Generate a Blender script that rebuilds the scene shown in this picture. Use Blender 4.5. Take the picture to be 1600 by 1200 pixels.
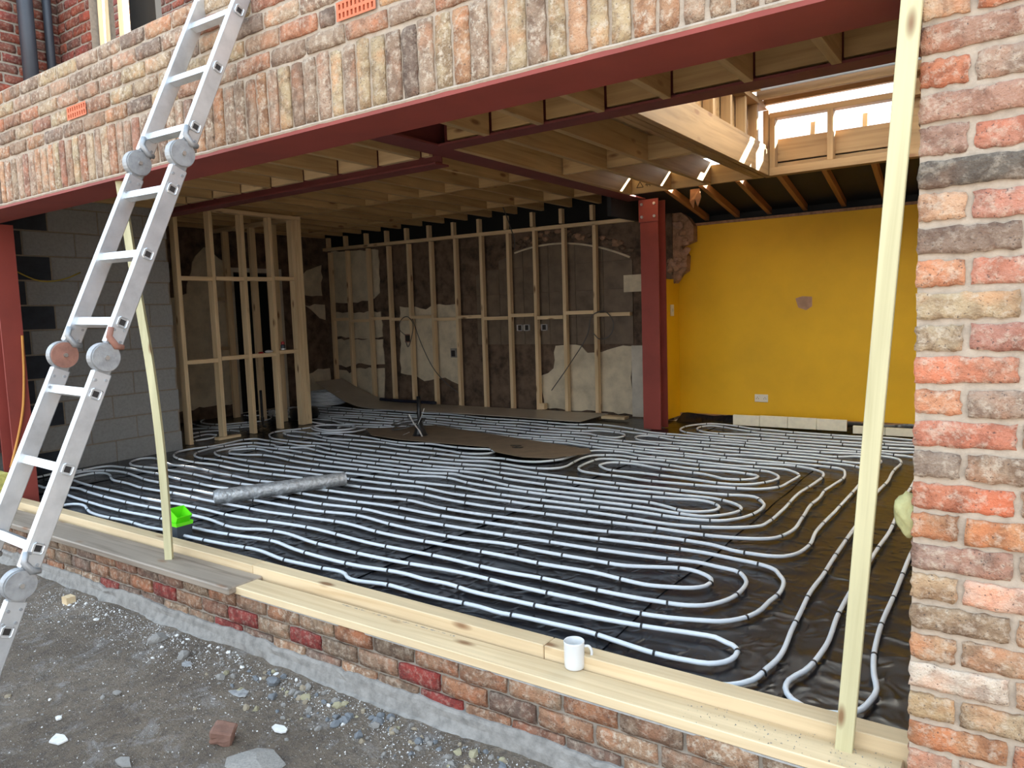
import bpy, bmesh, math, random, zlib
from mathutils import Vector, Matrix, noise as mnoise

for o in list(bpy.data.objects): bpy.data.objects.remove(o)
SC = bpy.context.scene
COL = SC.collection
random.seed(7)

# ------------------------------------------------------------------ camera
# facade plane is y = 0, pier edge is x = 0, floor membrane is z = 0
CAMPOS = Vector((0.219, -2.07, 1.287))
yaw, pit, rol = math.radians(34.75), math.radians(5.43), math.radians(1.94)
fwd = Vector((-math.sin(yaw)*math.cos(pit), math.cos(yaw)*math.cos(pit), -math.sin(pit)))
rt = Vector((math.cos(yaw), math.sin(yaw), 0)); dn = fwd.cross(rt)
r2 = math.cos(rol)*rt + math.sin(rol)*dn
d2 = -math.sin(rol)*rt + math.cos(rol)*dn
cam = bpy.data.objects.new('camera', bpy.data.cameras.new('camera')); COL.objects.link(cam)
cam.matrix_world = Matrix(((r2.x, -d2.x, -fwd.x, CAMPOS.x), (r2.y, -d2.y, -fwd.y, CAMPOS.y), (r2.z, -d2.z, -fwd.z, CAMPOS.z), (0, 0, 0, 1)))
cam.data.sensor_width = 36; cam.data.lens = 1153/1600*36; cam.data.clip_start = .05
SC.camera = cam

# ------------------------------------------------------------------ sky, sun, exposure
W = bpy.data.worlds.new('sky'); SC.world = W; W.use_nodes = True
nt = W.node_tree; nt.nodes.clear()
out = nt.nodes.new('ShaderNodeOutputWorld'); bg = nt.nodes.new('ShaderNodeBackground')
tc = nt.nodes.new('ShaderNodeTexCoord'); sep = nt.nodes.new('ShaderNodeSeparateXYZ'); rmp = nt.nodes.new('ShaderNodeValToRGB')
nt.links.new(tc.outputs['Generated'], sep.inputs[0]); nt.links.new(sep.outputs['Z'], rmp.inputs[0])
rmp.color_ramp.elements[0].position = 0.0; rmp.color_ramp.elements[0].color = (.925, .95, .98, 1)
rmp.color_ramp.elements[1].position = 0.9; rmp.color_ramp.elements[1].color = (.58, .78, 1.0, 1)
nt.links.new(rmp.outputs[0], bg.inputs[0]); bg.inputs[1].default_value = 2.15
nt.links.new(bg.outputs[0], out.inputs[0])
SUNDIR = Vector((1.40, 1.338, 1.0)).normalized()
sun = bpy.data.objects.new('sun', bpy.data.lights.new('sun', 'SUN')); COL.objects.link(sun)
sun.data.energy = 38; sun.data.angle = math.radians(.6); sun.data.color = (1, .93, .82)
sun.rotation_euler = SUNDIR.to_track_quat('Z', 'Y').to_euler()
SC.view_settings.view_transform = 'Standard'; SC.view_settings.look = 'None'
SC.view_settings.gamma = 1; SC.view_settings.use_curve_mapping = False
SC.view_settings.exposure = 0.5

# ------------------------------------------------------------------ materials
MATS = {}
def newmat(name):
    m = bpy.data.materials.new(name); m.use_nodes = True; MATS[name] = m
    nt = m.node_tree; b = nt.nodes['Principled BSDF']; return m, nt, b
def nd(nt, t, **kw):
    n = nt.nodes.new('ShaderNode'+t)
    for k, v in kw.items():
        if k in n.inputs: n.inputs[k].default_value = v
        else: setattr(n, k, v)
    return n
def ramp(nt, src, stops):
    r = nd(nt, 'ValToRGB'); e = r.color_ramp.elements
    while len(e) < len(stops): e.new(.5)
    for i, (p, c) in enumerate(stops):
        e[i].position = p; e[i].color = (c, c, c, 1) if isinstance(c, (int, float)) else (*c, 1)
    nt.links.new(src, r.inputs[0]); return r.outputs[0]
def mix(nt, f, a, b, mode='MIX'):
    m = nd(nt, 'MixRGB', blend_type=mode)
    for s, k in ((f, 0), (a, 1), (b, 2)):
        if hasattr(s, 'links'): nt.links.new(s, m.inputs[k])
        else: m.inputs[k].default_value = s if isinstance(s, (int, float)) else (*s, 1)
    return m.outputs[0]
def coords(nt, scale=(1, 1, 1), rnd=True):
    t = nd(nt, 'TexCoord'); mp = nd(nt, 'Mapping'); mp.inputs['Scale'].default_value = scale
    v = t.outputs['Object']
    if rnd:
        oi = nd(nt, 'ObjectInfo'); a = nd(nt, 'VectorMath', operation='ADD')
        ml = nd(nt, 'Math', operation='MULTIPLY'); ml.inputs[1].default_value = 37.0
        nt.links.new(oi.outputs['Random'], ml.inputs[0])
        nt.links.new(v, a.inputs[0]); nt.links.new(ml.outputs[0], a.inputs[1]); v = a.outputs[0]
    nt.links.new(v, mp.inputs[0]); return mp.outputs[0]
def nz(nt, v, scale, detail=4, rough=.6, dist=0):
    n = nd(nt, 'TexNoise'); n.inputs['Scale'].default_value = scale; n.inputs['Detail'].default_value = detail
    n.inputs['Roughness'].default_value = rough; n.inputs['Distortion'].default_value = dist
    nt.links.new(v, n.inputs['Vector']); return n.outputs['Fac']
def bump(nt, b, h, strength, dist=.01):
    bp = nd(nt, 'Bump'); bp.inputs['Strength'].default_value = strength; bp.inputs['Distance'].default_value = dist
    nt.links.new(h, bp.inputs['Height']); nt.links.new(bp.outputs[0], b.inputs['Normal'])

def m_plain(name, col, rough=.6, metal=0, var=.25, scale=14, bmp=.15, dark=None):
    m, nt, b = newmat(name); v = coords(nt)
    n = nz(nt, v, scale, 5)
    dk = dark or tuple(c*(1-var) for c in col)
    lt = tuple(min(1, c*(1+var*.5)) for c in col)
    c = ramp(nt, n, [(.3, dk), (.55, col), (.75, lt)])
    nt.links.new(c, b.inputs['Base Color']); b.inputs['Roughness'].default_value = rough; b.inputs['Metallic'].default_value = metal
    if bmp: bump(nt, b, nz(nt, v, scale*5, 4), bmp, .004)
    return m

def m_brick(name):
    m, nt, b = newmat(name); v = coords(nt); oi = nd(nt, 'ObjectInfo')
    base = mix(nt, 1, oi.outputs['Color'], (.84, .755, .625), 'MULTIPLY')
    n1 = nz(nt, v, 15, 5, .65, .5); n2 = nz(nt, v, 42, 6, .7); n3 = nz(nt, v, 130, 3, .6); n4 = nz(nt, v, 8, 3)
    dk = mix(nt, 1, base, (.55, .48, .45), 'MULTIPLY')
    c = mix(nt, ramp(nt, n1, [(.44, 0), (.60, .9)]), base, dk)
    warm = mix(nt, 1, base, (1.30, .95, .80), 'MULTIPLY')
    c = mix(nt, ramp(nt, n4, [(.50, 0), (.68, .8)]), c, warm)
    lm = ramp(nt, n2, [(.49, 0), (.64, .9)])
    am = nd(nt, 'Math', operation='MULTIPLY'); nt.links.new(lm, am.inputs[0]); nt.links.new(oi.outputs['Alpha'], am.inputs[1])
    c = mix(nt, am.outputs[0], c, (.62, .52, .40))
    c = mix(nt, ramp(nt, n3, [(.30, .8), (.38, 0)]), c, (.07, .05, .045))
    nt.links.new(c, b.inputs['Base Color']); b.inputs['Roughness'].default_value = .9
    h = nd(nt, 'Math', operation='ADD'); nt.links.new(n2, h.inputs[0]); nt.links.new(n3, h.inputs[1])
    bump(nt, b, h.outputs[0], .9, .008); return m

def m_wood(name, light, dark, knot=(.20, .09, .035), ring=24, rough=.6, kn=.07):
    m, nt, b = newmat(name); v = coords(nt, (1.1, ring, ring))
    g = nz(nt, v, 1.0, 5, .55, .6)
    c = ramp(nt, g, [(.30, dark), (.52, light), (.72, tuple(min(1, x*1.12) for x in light))])
    v2 = coords(nt, (.6, 2.2, 2.2)); big = nz(nt, v2, 1.2, 3)
    c = mix(nt, ramp(nt, big, [(.35, .35), (.6, 0)]), c, tuple(x*.55 for x in dark))
    v3 = coords(nt, (2.3, 7, 7)); vo = nd(nt, 'TexVoronoi'); vo.inputs['Scale'].default_value = 1.0; nt.links.new(v3, vo.inputs['Vector'])
    c = mix(nt, ramp(nt, vo.outputs['Distance'], [(kn, .9), (kn*2.2, 0)]), c, knot)
    nt.links.new(c, b.inputs['Base Color']); b.inputs['Roughness'].default_value = rough
    bump(nt, b, g, .12, .002); return m

m_brick('brick')
m_plain('mortar', (.43, .35, .27), .95, var=.22, scale=30, bmp=.6)
m_plain('mortar_grey', (.30, .255, .205), .95, var=.25, scale=30, bmp=.6)
m_wood('pine_fresh', (.70, .54, .33), (.60, .43, .24), ring=30)
m_wood('pine_frame', (.40, .25, .12), (.29, .17, .075))
m_wood('pine_stud', (.80, .61, .36), (.67, .48, .26))
m_wood('pine_joist', (.56, .39, .19), (.42, .27, .12))
m_wood('pine_treated', (.62, .57, .34), (.50, .45, .25), ring=34, kn=.05)
m_wood('old_rafter', (.42, .19, .07), (.26, .10, .035))
m_wood('scaffold_wood', (.33, .27, .21), (.20, .155, .115), ring=34)
m_plain('steel_red', (.255, .043, .030), .65, 0, .18, 3, .08)
m_plain('steel_plum', (.19, .045, .045), .6, 0, .2, 4, .08)
m_plain('zinc_bolt', (.55, .53, .50), .35, .9, .1, 20, 0)
m_plain('aluminium', (.66, .68, .70), .36, .75, .22, 9, .06)
m_plain('aluminium_cast', (.36, .37, .38), .5, .6, .25, 30, .25)
m_plain('rust_paint', (.30, .14, .10), .7, .1, .3, 30, .2)
m_plain('hole_shade_ink', (.025, .02, .018), .8, 0, .2, 20, 0)  # near-black for shade painted into holes, and for stamp ink
m_plain('air_brick_clay', (.62, .17, .08), .8, 0, .15, 60, .15)
m_plain('yellow_paint', (.74, .42, .002), .62, 0, .12, 1.6, .06)
m_plain('bare_plaster', (.42, .25, .17), .9, 0, .25, 12, .3)
m_plain('plaster_cream', (.66, .57, .41), .9, 0, .28, 5, .25)
m_plain('plaster_white', (.62, .57, .47), .9, 0, .2, 7, .25)
m_plain('wall_brown', (.15, .10, .066), .95, 0, .7, 7, .6)
m_plain('tile_brown', (.17, .122, .08), .6, 0, .35, 6, .15)
m_plain('block_grey', (.30, .30, .29), .95, 0, .15, 40, .5)
m_plain('block_mortar', (.27, .225, .175), .95, 0, .2, 30, .4)
m_plain('recess_blue_shade', (.035, .04, .05), .9, 0, .3, 12, .2)
m_plain('felt_black', (.012, .013, .015), .75, 0, .4, 4, .3)
m_plain('shade_black', (.006, .006, .006), .95, 0, .2, 4, 0)  # near-black painted in where openings are only unlit
m_plain('pipe_white', (.72, .76, .80), .36, 0, .05, 6, 0)
m_plain('clip_black', (.012, .012, .013), .5, 0, .1, 9, 0)
m_plain('card_brown', (.22, .16, .105), .8, 0, .2, 8, .1)
m_plain('board_grey', (.46, .41, .34), .38, 0, .15, 3, .08)
m_plain('navy_sheet', (.012, .014, .03), .5, 0, .2, 8, .1)
m_plain('plastic_black', (.01, .01, .011), .4, 0, .2, 9, 0)
m_plain('plastic_green', (.16, .80, .012), .45, 0, .06, 9, 0)
m_plain('plastic_grey', (.055, .065, .075), .5, 0, .1, 9, 0)
m_plain('white_gloss', (.66, .66, .65), .18, 0, .03, 6, 0)
m_plain('socket_white', (.75, .70, .58), .35, 0, .05, 6, 0)
m_plain('pir_white', (.84, .77, .60), .7, 0, .1, 18, .15)
m_plain('insul_yellow', (.60, .56, .16), .95, 0, .35, 30, .8)
m_plain('foam_pale', (.45, .43, .20), .8, 0, .2, 25, .5)
m_plain('cable_orange', (.62, .27, .05), .5, 0, .1, 9, 0)
m_plain('cable_yellow', (.50, .36, .05), .5, 0, .1, 9, 0)
m_plain('cable_grey', (.09, .085, .08), .5, 0, .1, 9, 0)
m_plain('bottle_red', (.40, .02, .02), .4, 0, .1, 9, 0)
m_plain('pipe_slate', (.035, .042, .055), .5, 0, .15, 6, .05)
m_plain('concrete', (.27, .25, .225), .95, 0, .35, 22, .8)
m_plain('brick_dark', (.20, .105, .075), .9, 0, .3, 16, .5)
m_plain('stone_grey', (.27, .25, .225), .9, 0, .3, 16, .4)
m_plain('stone_tan', (.32, .26, .18), .9, 0, .3, 16, .4)
m_plain('stone_slate', (.165, .175, .185), .8, 0, .25, 16, .3)
m_plain('stone_yellow', (.36, .32, .20), .9, 0, .3, 16, .4)
m_plain('grit_white', (.72, .70, .67), .9, 0, .15, 40, .2)
m_plain('torn_plaster', (.36, .21, .13), .95, 0, .45, 16, .9)
m_plain('dusty_top', (.42, .41, .39), .9, 0, .3, 25, .3)

# black polythene with fine creases
m, nt_, b = newmat('polythene'); v = coords(nt_, (1, 1, 1), False)
w1 = nz(nt_, v, 2.3, 3, .5, 1.2)
def ridged(scale, vec, detail, dist):
    n = nd(nt_, 'TexNoise'); n.noise_type = 'RIDGED_MULTIFRACTAL'; n.inputs['Scale'].default_value = scale; n.inputs['Detail'].default_value = detail
    n.inputs['Distortion'].default_value = dist; nt_.links.new(vec, n.inputs['Vector']); return n.outputs['Fac']
ra = ridged(3.0, coords(nt_, (1, 1.7, 1), False), 3, .8); rb = ridged(8.0, coords(nt_, (1.5, 1, 1), False), 3, 1.2)
ad = nd(nt_, 'Math', operation='MULTIPLY_ADD'); ad.inputs[1].default_value = .45; nt_.links.new(rb, ad.inputs[0]); nt_.links.new(ra, ad.inputs[2])
nt_.links.new(ramp(nt_, w1, [(.35, (.007, .008, .011)), (.6, (.011, .011, .014)), (.75, (.020, .017, .017))]), b.inputs['Base Color'])
b.inputs['Roughness'].default_value = .27; b.inputs['Specular IOR Level'].default_value = .5
bump(nt_, b, ad.outputs[0], .55, .03)

# bubble foil
m, nt_, b = newmat('foil_silver'); v = coords(nt_)
nt_.links.new(ramp(nt_, nz(nt_, v, 40, 3), [(.35, (.38, .39, .40)), (.6, (.62, .64, .65))]), b.inputs['Base Color'])
b.inputs['Metallic'].default_value = .5; b.inputs['Roughness'].default_value = .32
bump(nt_, b, nz(nt_, v, 55, 4), .7, .01)

# site dirt with pale plaster dust
m, nt_, b = newmat('dirt'); v = coords(nt_, (1, 1, 1), False)
g1 = nz(nt_, v, 2.2, 6, .65); g2 = nz(nt_, v, 28, 6, .75); g3 = nz(nt_, v, 90, 3, .7); g4 = nz(nt_, v, 5.5, 6, .75, .6)
c = ramp(nt_, g1, [(.32, (.135, .10, .07)), (.5, (.215, .165, .118)), (.7, (.30, .24, .18))])
c = mix(nt_, ramp(nt_, g2, [(.35, .7), (.55, 0)]), c, (.09, .072, .06))
c = mix(nt_, ramp(nt_, g4, [(.52, 0), (.70, .75)]), c, (.40, .38, .36))
c = mix(nt_, ramp(nt_, g3, [(.60, 0), (.70, .8)]), c, (.48, .45, .41))
nt_.links.new(c, b.inputs['Base Color']); b.inputs['Roughness'].default_value = .95
ad = nd(nt_, 'Math', operation='ADD'); nt_.links.new(g2, ad.inputs[0]); nt_.links.new(g3, ad.inputs[1])
bump(nt_, b, ad.outputs[0], .9, .03)

# ------------------------------------------------------------------ helpers
def link(o, parent=None):
    COL.objects.link(o)
    if parent is not None: o.parent = parent
    return o
def origin(parent):
    return Vector((0, 0, 0)) if parent is None else (origin(parent.parent) + parent.location)
def mesh_obj(name, bm, mat, parent=None, at=None, smooth=False):
    """one mesh object; bm is in world coordinates unless `at` is given (then in coordinates around `at`)"""
    me = bpy.data.meshes.new(name)
    if smooth:
        for f in bm.faces: f.smooth = True
    bmesh.ops.recalc_face_normals(bm, faces=bm.faces)
    bm.to_mesh(me); bm.free(); me.materials.append(MATS[mat])
    o = link(bpy.data.objects.new(name, me), parent)
    base = Vector(at) if at is not None else Vector((0, 0, 0))
    o.location = base - origin(parent)
    return o
def recentre(o):
    """move a world-space mesh's origin to the base of its bounding box"""
    me = o.data; xs = [v.co for v in me.vertices]
    c = Vector(((min(p.x for p in xs)+max(p.x for p in xs))/2, (min(p.y for p in xs)+max(p.y for p in xs))/2, min(p.z for p in xs)))
    me.transform(Matrix.Translation(-c)); o.location = o.location + c
    return o
def tag(o, label=None, cat=None, group=None, kind=None):
    if label: o['label'] = label
    if cat: o['category'] = cat
    if group: o['group'] = group
    if kind: o['kind'] = kind
    return o
def thing(name, loc, label, cat, group=None):
    o = bpy.data.objects.new(name, None); COL.objects.link(o); o.location = loc; o.empty_display_size = .1
    return tag(o, label, cat, group)
def struct(o, label=None):
    o['kind'] = 'structure'
    if label: o['label'] = label
    return o
def box(bm, x0, x1, y0, y1, z0, z1, bev=0):
    vs = [bm.verts.new((x, y, z)) for x in (x0, x1) for y in (y0, y1) for z in (z0, z1)]
    F = [(0, 1, 3, 2), (4, 6, 7, 5), (0, 4, 5, 1), (2, 3, 7, 6), (0, 2, 6, 4), (1, 5, 7, 3)]
    fs = [bm.faces.new([vs[i] for i in f]) for f in F]
    if bev:
        es = list({e for f in fs for e in f.edges})
        bmesh.ops.bevel(bm, geom=es, offset=bev, segments=1, affect='EDGES', profile=.5)
def BM(): return bmesh.new()
def boxo(name, mat, parent, *a, bev=0):
    bm = BM(); box(bm, *a, bev=bev); return recentre(mesh_obj(name, bm, mat, parent))
def timber(name, p0, p1, w, h, mat, parent=None, bev=.002, up=None):
    """sawn timber with its length along local x, so the grain runs with it"""
    p0 = Vector(p0); p1 = Vector(p1); d = p1-p0; L = d.length; x = d/L
    u = Vector(up) if up else (Vector((0, 0, 1)) if abs(x.z) < .9 else Vector((0, 1, 0)))
    y = u.cross(x).normalized(); z = x.cross(y)
    bm = BM(); box(bm, 0, L, -w/2, w/2, -h/2, h/2, bev)
    me = bpy.data.meshes.new(name); bmesh.ops.recalc_face_normals(bm, faces=bm.faces); bm.to_mesh(me); bm.free(); me.materials.append(MATS[mat])
    o = link(bpy.data.objects.new(name, me), parent)
    o.matrix_local = Matrix(((x.x, y.x, z.x, 0), (x.y, y.y, z.y, 0), (x.z, y.z, z.z, 0), (0, 0, 0, 1)))
    o.location = p0 - origin(parent)
    return o
def sweep(bm, pts, r, n=8, cap=True, closed=False, flat=1.0):
    pts = [Vector(p) for p in pts]; rings = []; prev = None
    for i, p in enumerate(pts):
        a = pts[i-1] if (i > 0 or closed) else p; c = pts[(i+1) % len(pts)] if (i < len(pts)-1 or closed) else p
        t = (c-a).normalized()
        if prev is None:
            ref = Vector((0, 0, 1)) if abs(t.z) < .95 else Vector((1, 0, 0)); s = t.cross(ref).normalized()
        else: s = (prev - t*prev.dot(t)).normalized()
        prev = s; u = s.cross(t)
        rr = r[i] if isinstance(r, (list, tuple)) else r
        rings.append([bm.verts.new(p + (s*math.cos(2*math.pi*k/n) + u*math.sin(2*math.pi*k/n)*flat)*rr) for k in range(n)])
    m = len(rings)
    for i in range(m if closed else m-1):
        A, B = rings[i], rings[(i+1) % m]
        for k in range(n): bm.faces.new((A[k], A[(k+1) % n], B[(k+1) % n], B[k]))
    if cap and not closed: bm.faces.new(rings[0][::-1]); bm.faces.new(rings[-1])
def tube(name, pts, r, mat, parent=None, n=8):
    bm = BM(); sweep(bm, pts, r, n); return recentre(mesh_obj(name, bm, mat, parent, smooth=True))
def lathe(bm, prof, c, n=32):
    rings = []
    for r, z in prof: rings.append([bm.verts.new((c[0]+r*math.cos(2*math.pi*k/n), c[1]+r*math.sin(2*math.pi*k/n), c[2]+z)) for k in range(n)])
    for A, B in zip(rings, rings[1:]):
        for k in range(n): bm.faces.new((A[k], A[(k+1) % n], B[(k+1) % n], B[k]))
    bm.faces.new(rings[0][::-1]); bm.faces.new(rings[-1])
def plate(bm, pts, d):
    """polygon (list of Vectors) extruded by vector d"""
    A = [bm.verts.new(p) for p in pts]; B = [bm.verts.new(Vector(p)+Vector(d)) for p in pts]
    bm.faces.new(A); bm.faces.new(B[::-1]); n = len(A)
    for i in range(n): bm.faces.new((A[i], A[(i+1) % n], B[(i+1) % n], B[i]))
def cyl(bm, a, b, r, n=16): sweep(bm, [a, b], r, n)
def catmull(P, step, lin=False):
    P = [Vector(p) for p in P]; out = []
    for i in range(len(P)-1):
        p0, p1, p2, p3 = P[max(i-1, 0)], P[i], P[i+1], P[min(i+2, len(P)-1)]
        d = (p2-p1).length; k = max(1, math.ceil(d/step)); d0 = (p1-p0).length or d; d3 = (p3-p2).length or d
        m1 = ((p1-p0)/d0*d + (p2-p1)/d*d0)/(d0+d)*d if i > 0 else p2-p1
        m2 = ((p2-p1)/d*d3 + (p3-p2)/d3*d)/(d+d3)*d if i < len(P)-2 else p2-p1
        for j in range(k):
            t = j/k; t2 = t*t; t3 = t2*t
            out.append(p1*(2*t3-3*t2+1) + m1*(t3-2*t2+t) + p2*(-2*t3+3*t2) + m2*(t3-t2))
    out.append(P[-1]); return out

m, nt_, b = newmat('light_sheet'); tr_ = nd(nt_, 'BsdfTranslucent'); tr_.inputs[0].default_value = (.78, .77, .73, 1)  # added translucent sheet that passes soft light down to the yellow wall
nt_.links.new(tr_.outputs[0], nt_.nodes['Material Output'].inputs[0])

# ------------------------------------------------------------------ brickwork
def brick_mesh(L, H, D, seed, nx=5, nz_=3, jag=.004):
    """brick standing behind y = 0 with a rounded, chipped front; origin at centre of the front face"""
    rnd = random.Random(seed); bm = BM()
    def edge(): return rnd.uniform(-jag, jag*.6)
    top = [H/2+edge() for _ in range(nx+1)]; bot = [-H/2-edge() for _ in range(nx+1)]
    le = [-L/2-edge() for _ in range(nz_+1)]; re = [L/2+edge() for _ in range(nz_+1)]
    G = []; R = min(.006, H*.1)
    for j in range(nz_+1):
        row = []
        for i in range(nx+1):
            u = i/nx; w = j/nz_
            x = le[j]*(1-u)+re[j]*u; z = bot[i]*(1-w)+top[i]*w
            e = (i in (0, nx)) + (j in (0, nz_))
            y = rnd.uniform(-.0012, .0012) + (.0025 if e == 1 else (.0055 if e == 2 else 0))
            if e == 2: x *= .993; z *= .97
            row.append(bm.verts.new((x, y, z)))
        G.append(row)
    for j in range(nz_):
        for i in range(nx): bm.faces.new((G[j][i], G[j][i+1], G[j+1][i+1], G[j+1][i]))
    per = [G[0][i] for i in range(nx+1)]+[G[j][nx] for j in range(1, nz_+1)]+[G[nz_][i] for i in range(nx-1, -1, -1)]+[G[j][0] for j in range(nz_-1, 0, -1)]
    back = [bm.verts.new((v.co.x, D, v.co.z)) for v in per]; n = len(per)
    for i in range(n): bm.faces.new((per[i], back[i], back[(i+1) % n], per[(i+1) % n]))
    bm.faces.new(back)
    bmesh.ops.recalc_face_normals(bm, faces=bm.faces)
    for f in bm.faces:
        if abs(f.normal.y) > .5 and f.calc_center_median().y < .02: f.smooth = True
    me = bpy.data.meshes.new('brick'); bm.to_mesh(me); bm.free(); me.materials.append(MATS['brick']); return me
BRICKS = {}
def brick(parent, x, z, L, H, col, lime, yy=0, D=.10, fine=False, rot=None, name='brick'):
    key = (round(L, 3), round(H, 3), fine, random.randrange(6))
    if key not in BRICKS: BRICKS[key] = brick_mesh(L, H, D, zlib.crc32(repr(key).encode()), *( (12, 5, .0045) if fine else (6, 3, .0035)))
    o = link(bpy.data.objects.new(name, BRICKS[key]), parent)
    o.location = Vector((x, yy+random.uniform(-.003, .003), z)) - origin(parent)
    if rot is not None: o.rotation_euler = rot
    else: o.rotation_euler = (0, random.uniform(-.006, .006), 0)
    o.color = (*col, lime); return o
PAL = [((.44, .26, .185), .6), ((.38, .27, .205), .6), ((.50, .31, .20), .7), ((.34, .25, .20), .6), ((.52, .43, .30), .8), ((.48, .38, .30), .9),
       ((.27, .21, .185), .5), ((.54, .34, .23), .8), ((.40, .31, .255), .8), ((.50, .25, .165), .5), ((.55, .46, .33), .9), ((.46, .35, .29), 1.0), ((.40, .22, .17), .6), ((.50, .40, .30), .9), ((.42, .33, .27), .8)]
def pal():
    c, l = random.choice(PAL); k = random.uniform(.88, 1.15); return tuple(min(.9, a*k) for a in c), l*random.uniform(.6, 1.2)

# upper front wall: soldier course over the steel and five courses above it
XL, XR = -6.7, .0
w = boxo('wall_front', 'mortar', None, XL, XR+.9, .008, .10, 2.068, 2.736)
struct(w, 'reclaimed brick front wall with a soldier course above the wide opening'); w.location = w.location
SB, ST = 2.068, 2.334
x = XL
while x < XR-.02:
    wd = random.uniform(.060, .070)
    c, l = pal(); h = ST-SB-.010+random.uniform(-.008, .004)
    key = ('s', round(wd, 2), random.randrange(8))
    if key not in BRICKS: BRICKS[key] = brick_mesh(round(wd, 2), .25, .1, zlib.crc32(repr(key).encode()), 3, 8, .0035)
    o = link(bpy.data.objects.new('soldier_brick', BRICKS[key]), w); o.color = (*c, l)
    o.location = Vector((x+wd/2, random.uniform(-.004, .003), SB+.008+h/2)) - w.location; o.scale = (1, 1, h/.25)
    x += wd+.0115
bm = BM(); sweep(bm, [(XL+i*.05, -.004+.003*mnoise.noise(Vector((i*.7, 0, 0))), SB-.001+.003*mnoise.noise(Vector((i*.5, 5, 0)))) for i in range(int((.9-XL)/.05))], .008, 6); recentre(mesh_obj('mortar_bed', bm, 'mortar', w))
CH = (2.736-ST)/5
AIR = [(-4.018, 1), (-1.872, 1)]
for r in range(5):
    z = ST+CH*(r+.5)+.002; x = XL + (-.112 if r % 2 else 0)
    while x < .85:
        L = random.choice((.215, .215, .210, .222)); xc = x+L/2
        hit = None
        if r == 1:
            for ax, _ in AIR:
                if x < ax+.105 and x+L > ax-.105: hit = ax
        if hit is not None:
            if x < hit-.135:
                Ls = hit-.112-x-.005; c, l = pal(); brick(w, x+Ls/2, z, round(Ls, 2), CH-.012, c, l)
            # terracotta air brick with a grid of slots
            bm = BM(); hw, hh = .104, .035; cols = 8 if hit < -3 else 9
            us = [-hw, -hw+.012]; sw = (2*hw-.024)/(cols*2-1)
            for i in range(cols*2-1): us.append(us[-1]+sw)
            us.append(hw); vsx = [-hh, -.026, -.006, .006, .026, hh]
            P = [[bm.verts.new((u, 0, q)) for u in us] for q in vsx]
            for j in range(5):
                for i in range(len(us)-1):
                    hole = j in (1, 3) and 1 <= i < len(us)-2 and i % 2 == 1
                    q = (P[j][i], P[j][i+1], P[j+1][i+1], P[j+1][i])
                    if not hole: bm.faces.new(q)
                    else:
                        b4 = [bm.verts.new((a.co.x, .03, a.co.z)) for a in q]
                        for k in range(4): bm.faces.new((q[k], q[(k+1) % 4], b4[(k+1) % 4], b4[k]))
            box(bm, -hw, hw, .03, .09, -hh, hh)
            ab = mesh_obj('air_brick', bm, 'air_brick_clay', w, (hit, -.002, z)); tag(ab, 'orange terracotta air brick with two rows of slots')
            bm = BM(); box(bm, -hw+.01, hw-.01, .027, .0295, -.03, .03); mesh_obj('vent_shade', bm, 'hole_shade_ink', ab, (hit, -.002, z))  # dark plate painted for the shade at the back of the slots
            x = hit+.116
            continue
        c, l = pal(); brick(w, xc, z, L, CH-.012+random.uniform(-.004, .002), c, l); x += L+.011

# right-hand pier, alternating stretchers and headers
PIER = [((.66, .46, .34), (.60, .25, .15)), ((.43, .27, .22),), ((.58, .24, .15), (.40, .31, .27)), ((.47, .29, .24),), ((.46, .31, .27), (.56, .28, .22)),
        ((.155, .14, .13),), ((.66, .44, .32), (.56, .29, .24)), ((.29, .22, .19),), ((.64, .34, .22), (.53, .28, .23)), ((.52, .43, .31),),
        ((.48, .40, .30), (.47, .245, .21)), ((.60, .29, .21),), ((.66, .34, .22), (.42, .34, .30)), ((.58, .245, .18),), ((.33, .27, .24), (.39, .30, .24)),
        ((.58, .235, .155),), ((.46, .26, .16), (.62, .32, .18)), ((.40, .28, .25),), ((.52, .38, .26), (.72, .50, .43)), ((.38, .29, .215),),
        ((.54, .35, .23), (.46, .33, .24)), ((.74, .67, .63),), ((.52, .39, .25), (.49, .39, .28)), ((.54, .29, .17),), ((.50, .33, .27), (.50, .33, .25)),
        ((.42, .25, .2),), ((.5, .3, .2), (.4, .3, .25)), ((.45, .25, .18),)]
PC = .0787; ZT = 1.468+7*PC
pw = boxo('wall_front_pier', 'mortar', None, .003, .9, .008, .10, -.30, ZT+2*PC+.01)
struct(pw, 'reclaimed brick pier to the right of the opening')
for i in range(-2, len(PIER)):
    z = ZT-(i+.5)*PC
    if z < -.30: break
    if i < 0: cols = (pal()[0], pal()[0]) if i == -2 else (pal()[0],)
    else: cols = PIER[i]
    H = PC-.013
    x = 0.0; k = 0
    seq = [.215] if len(cols) == 1 else [.1025]
    while x < .88:
        L = seq[0] if k == 0 else random.choice((.215, .212, .218))
        if x+L > .9: L = round(.9-x, 2)
        if L < .03: break
        c = cols[k] if k < len(cols) else pal()[0]
        lim = .55 if sum(c) > .8 else .3
        brick(pw, x+L/2, z+random.uniform(-.002, .002), round(L, 3), H+random.uniform(-.003, .003), c, lim, 0, .1, fine=True)
        x += L+.013; k += 1
# block leaf behind the pier and cavity closer
struct(boxo('wall_front_inner', 'block_grey', None, .06, .9, .16, .28, -.05, 2.43), 'grey block inner leaf behind the brick pier')

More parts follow.
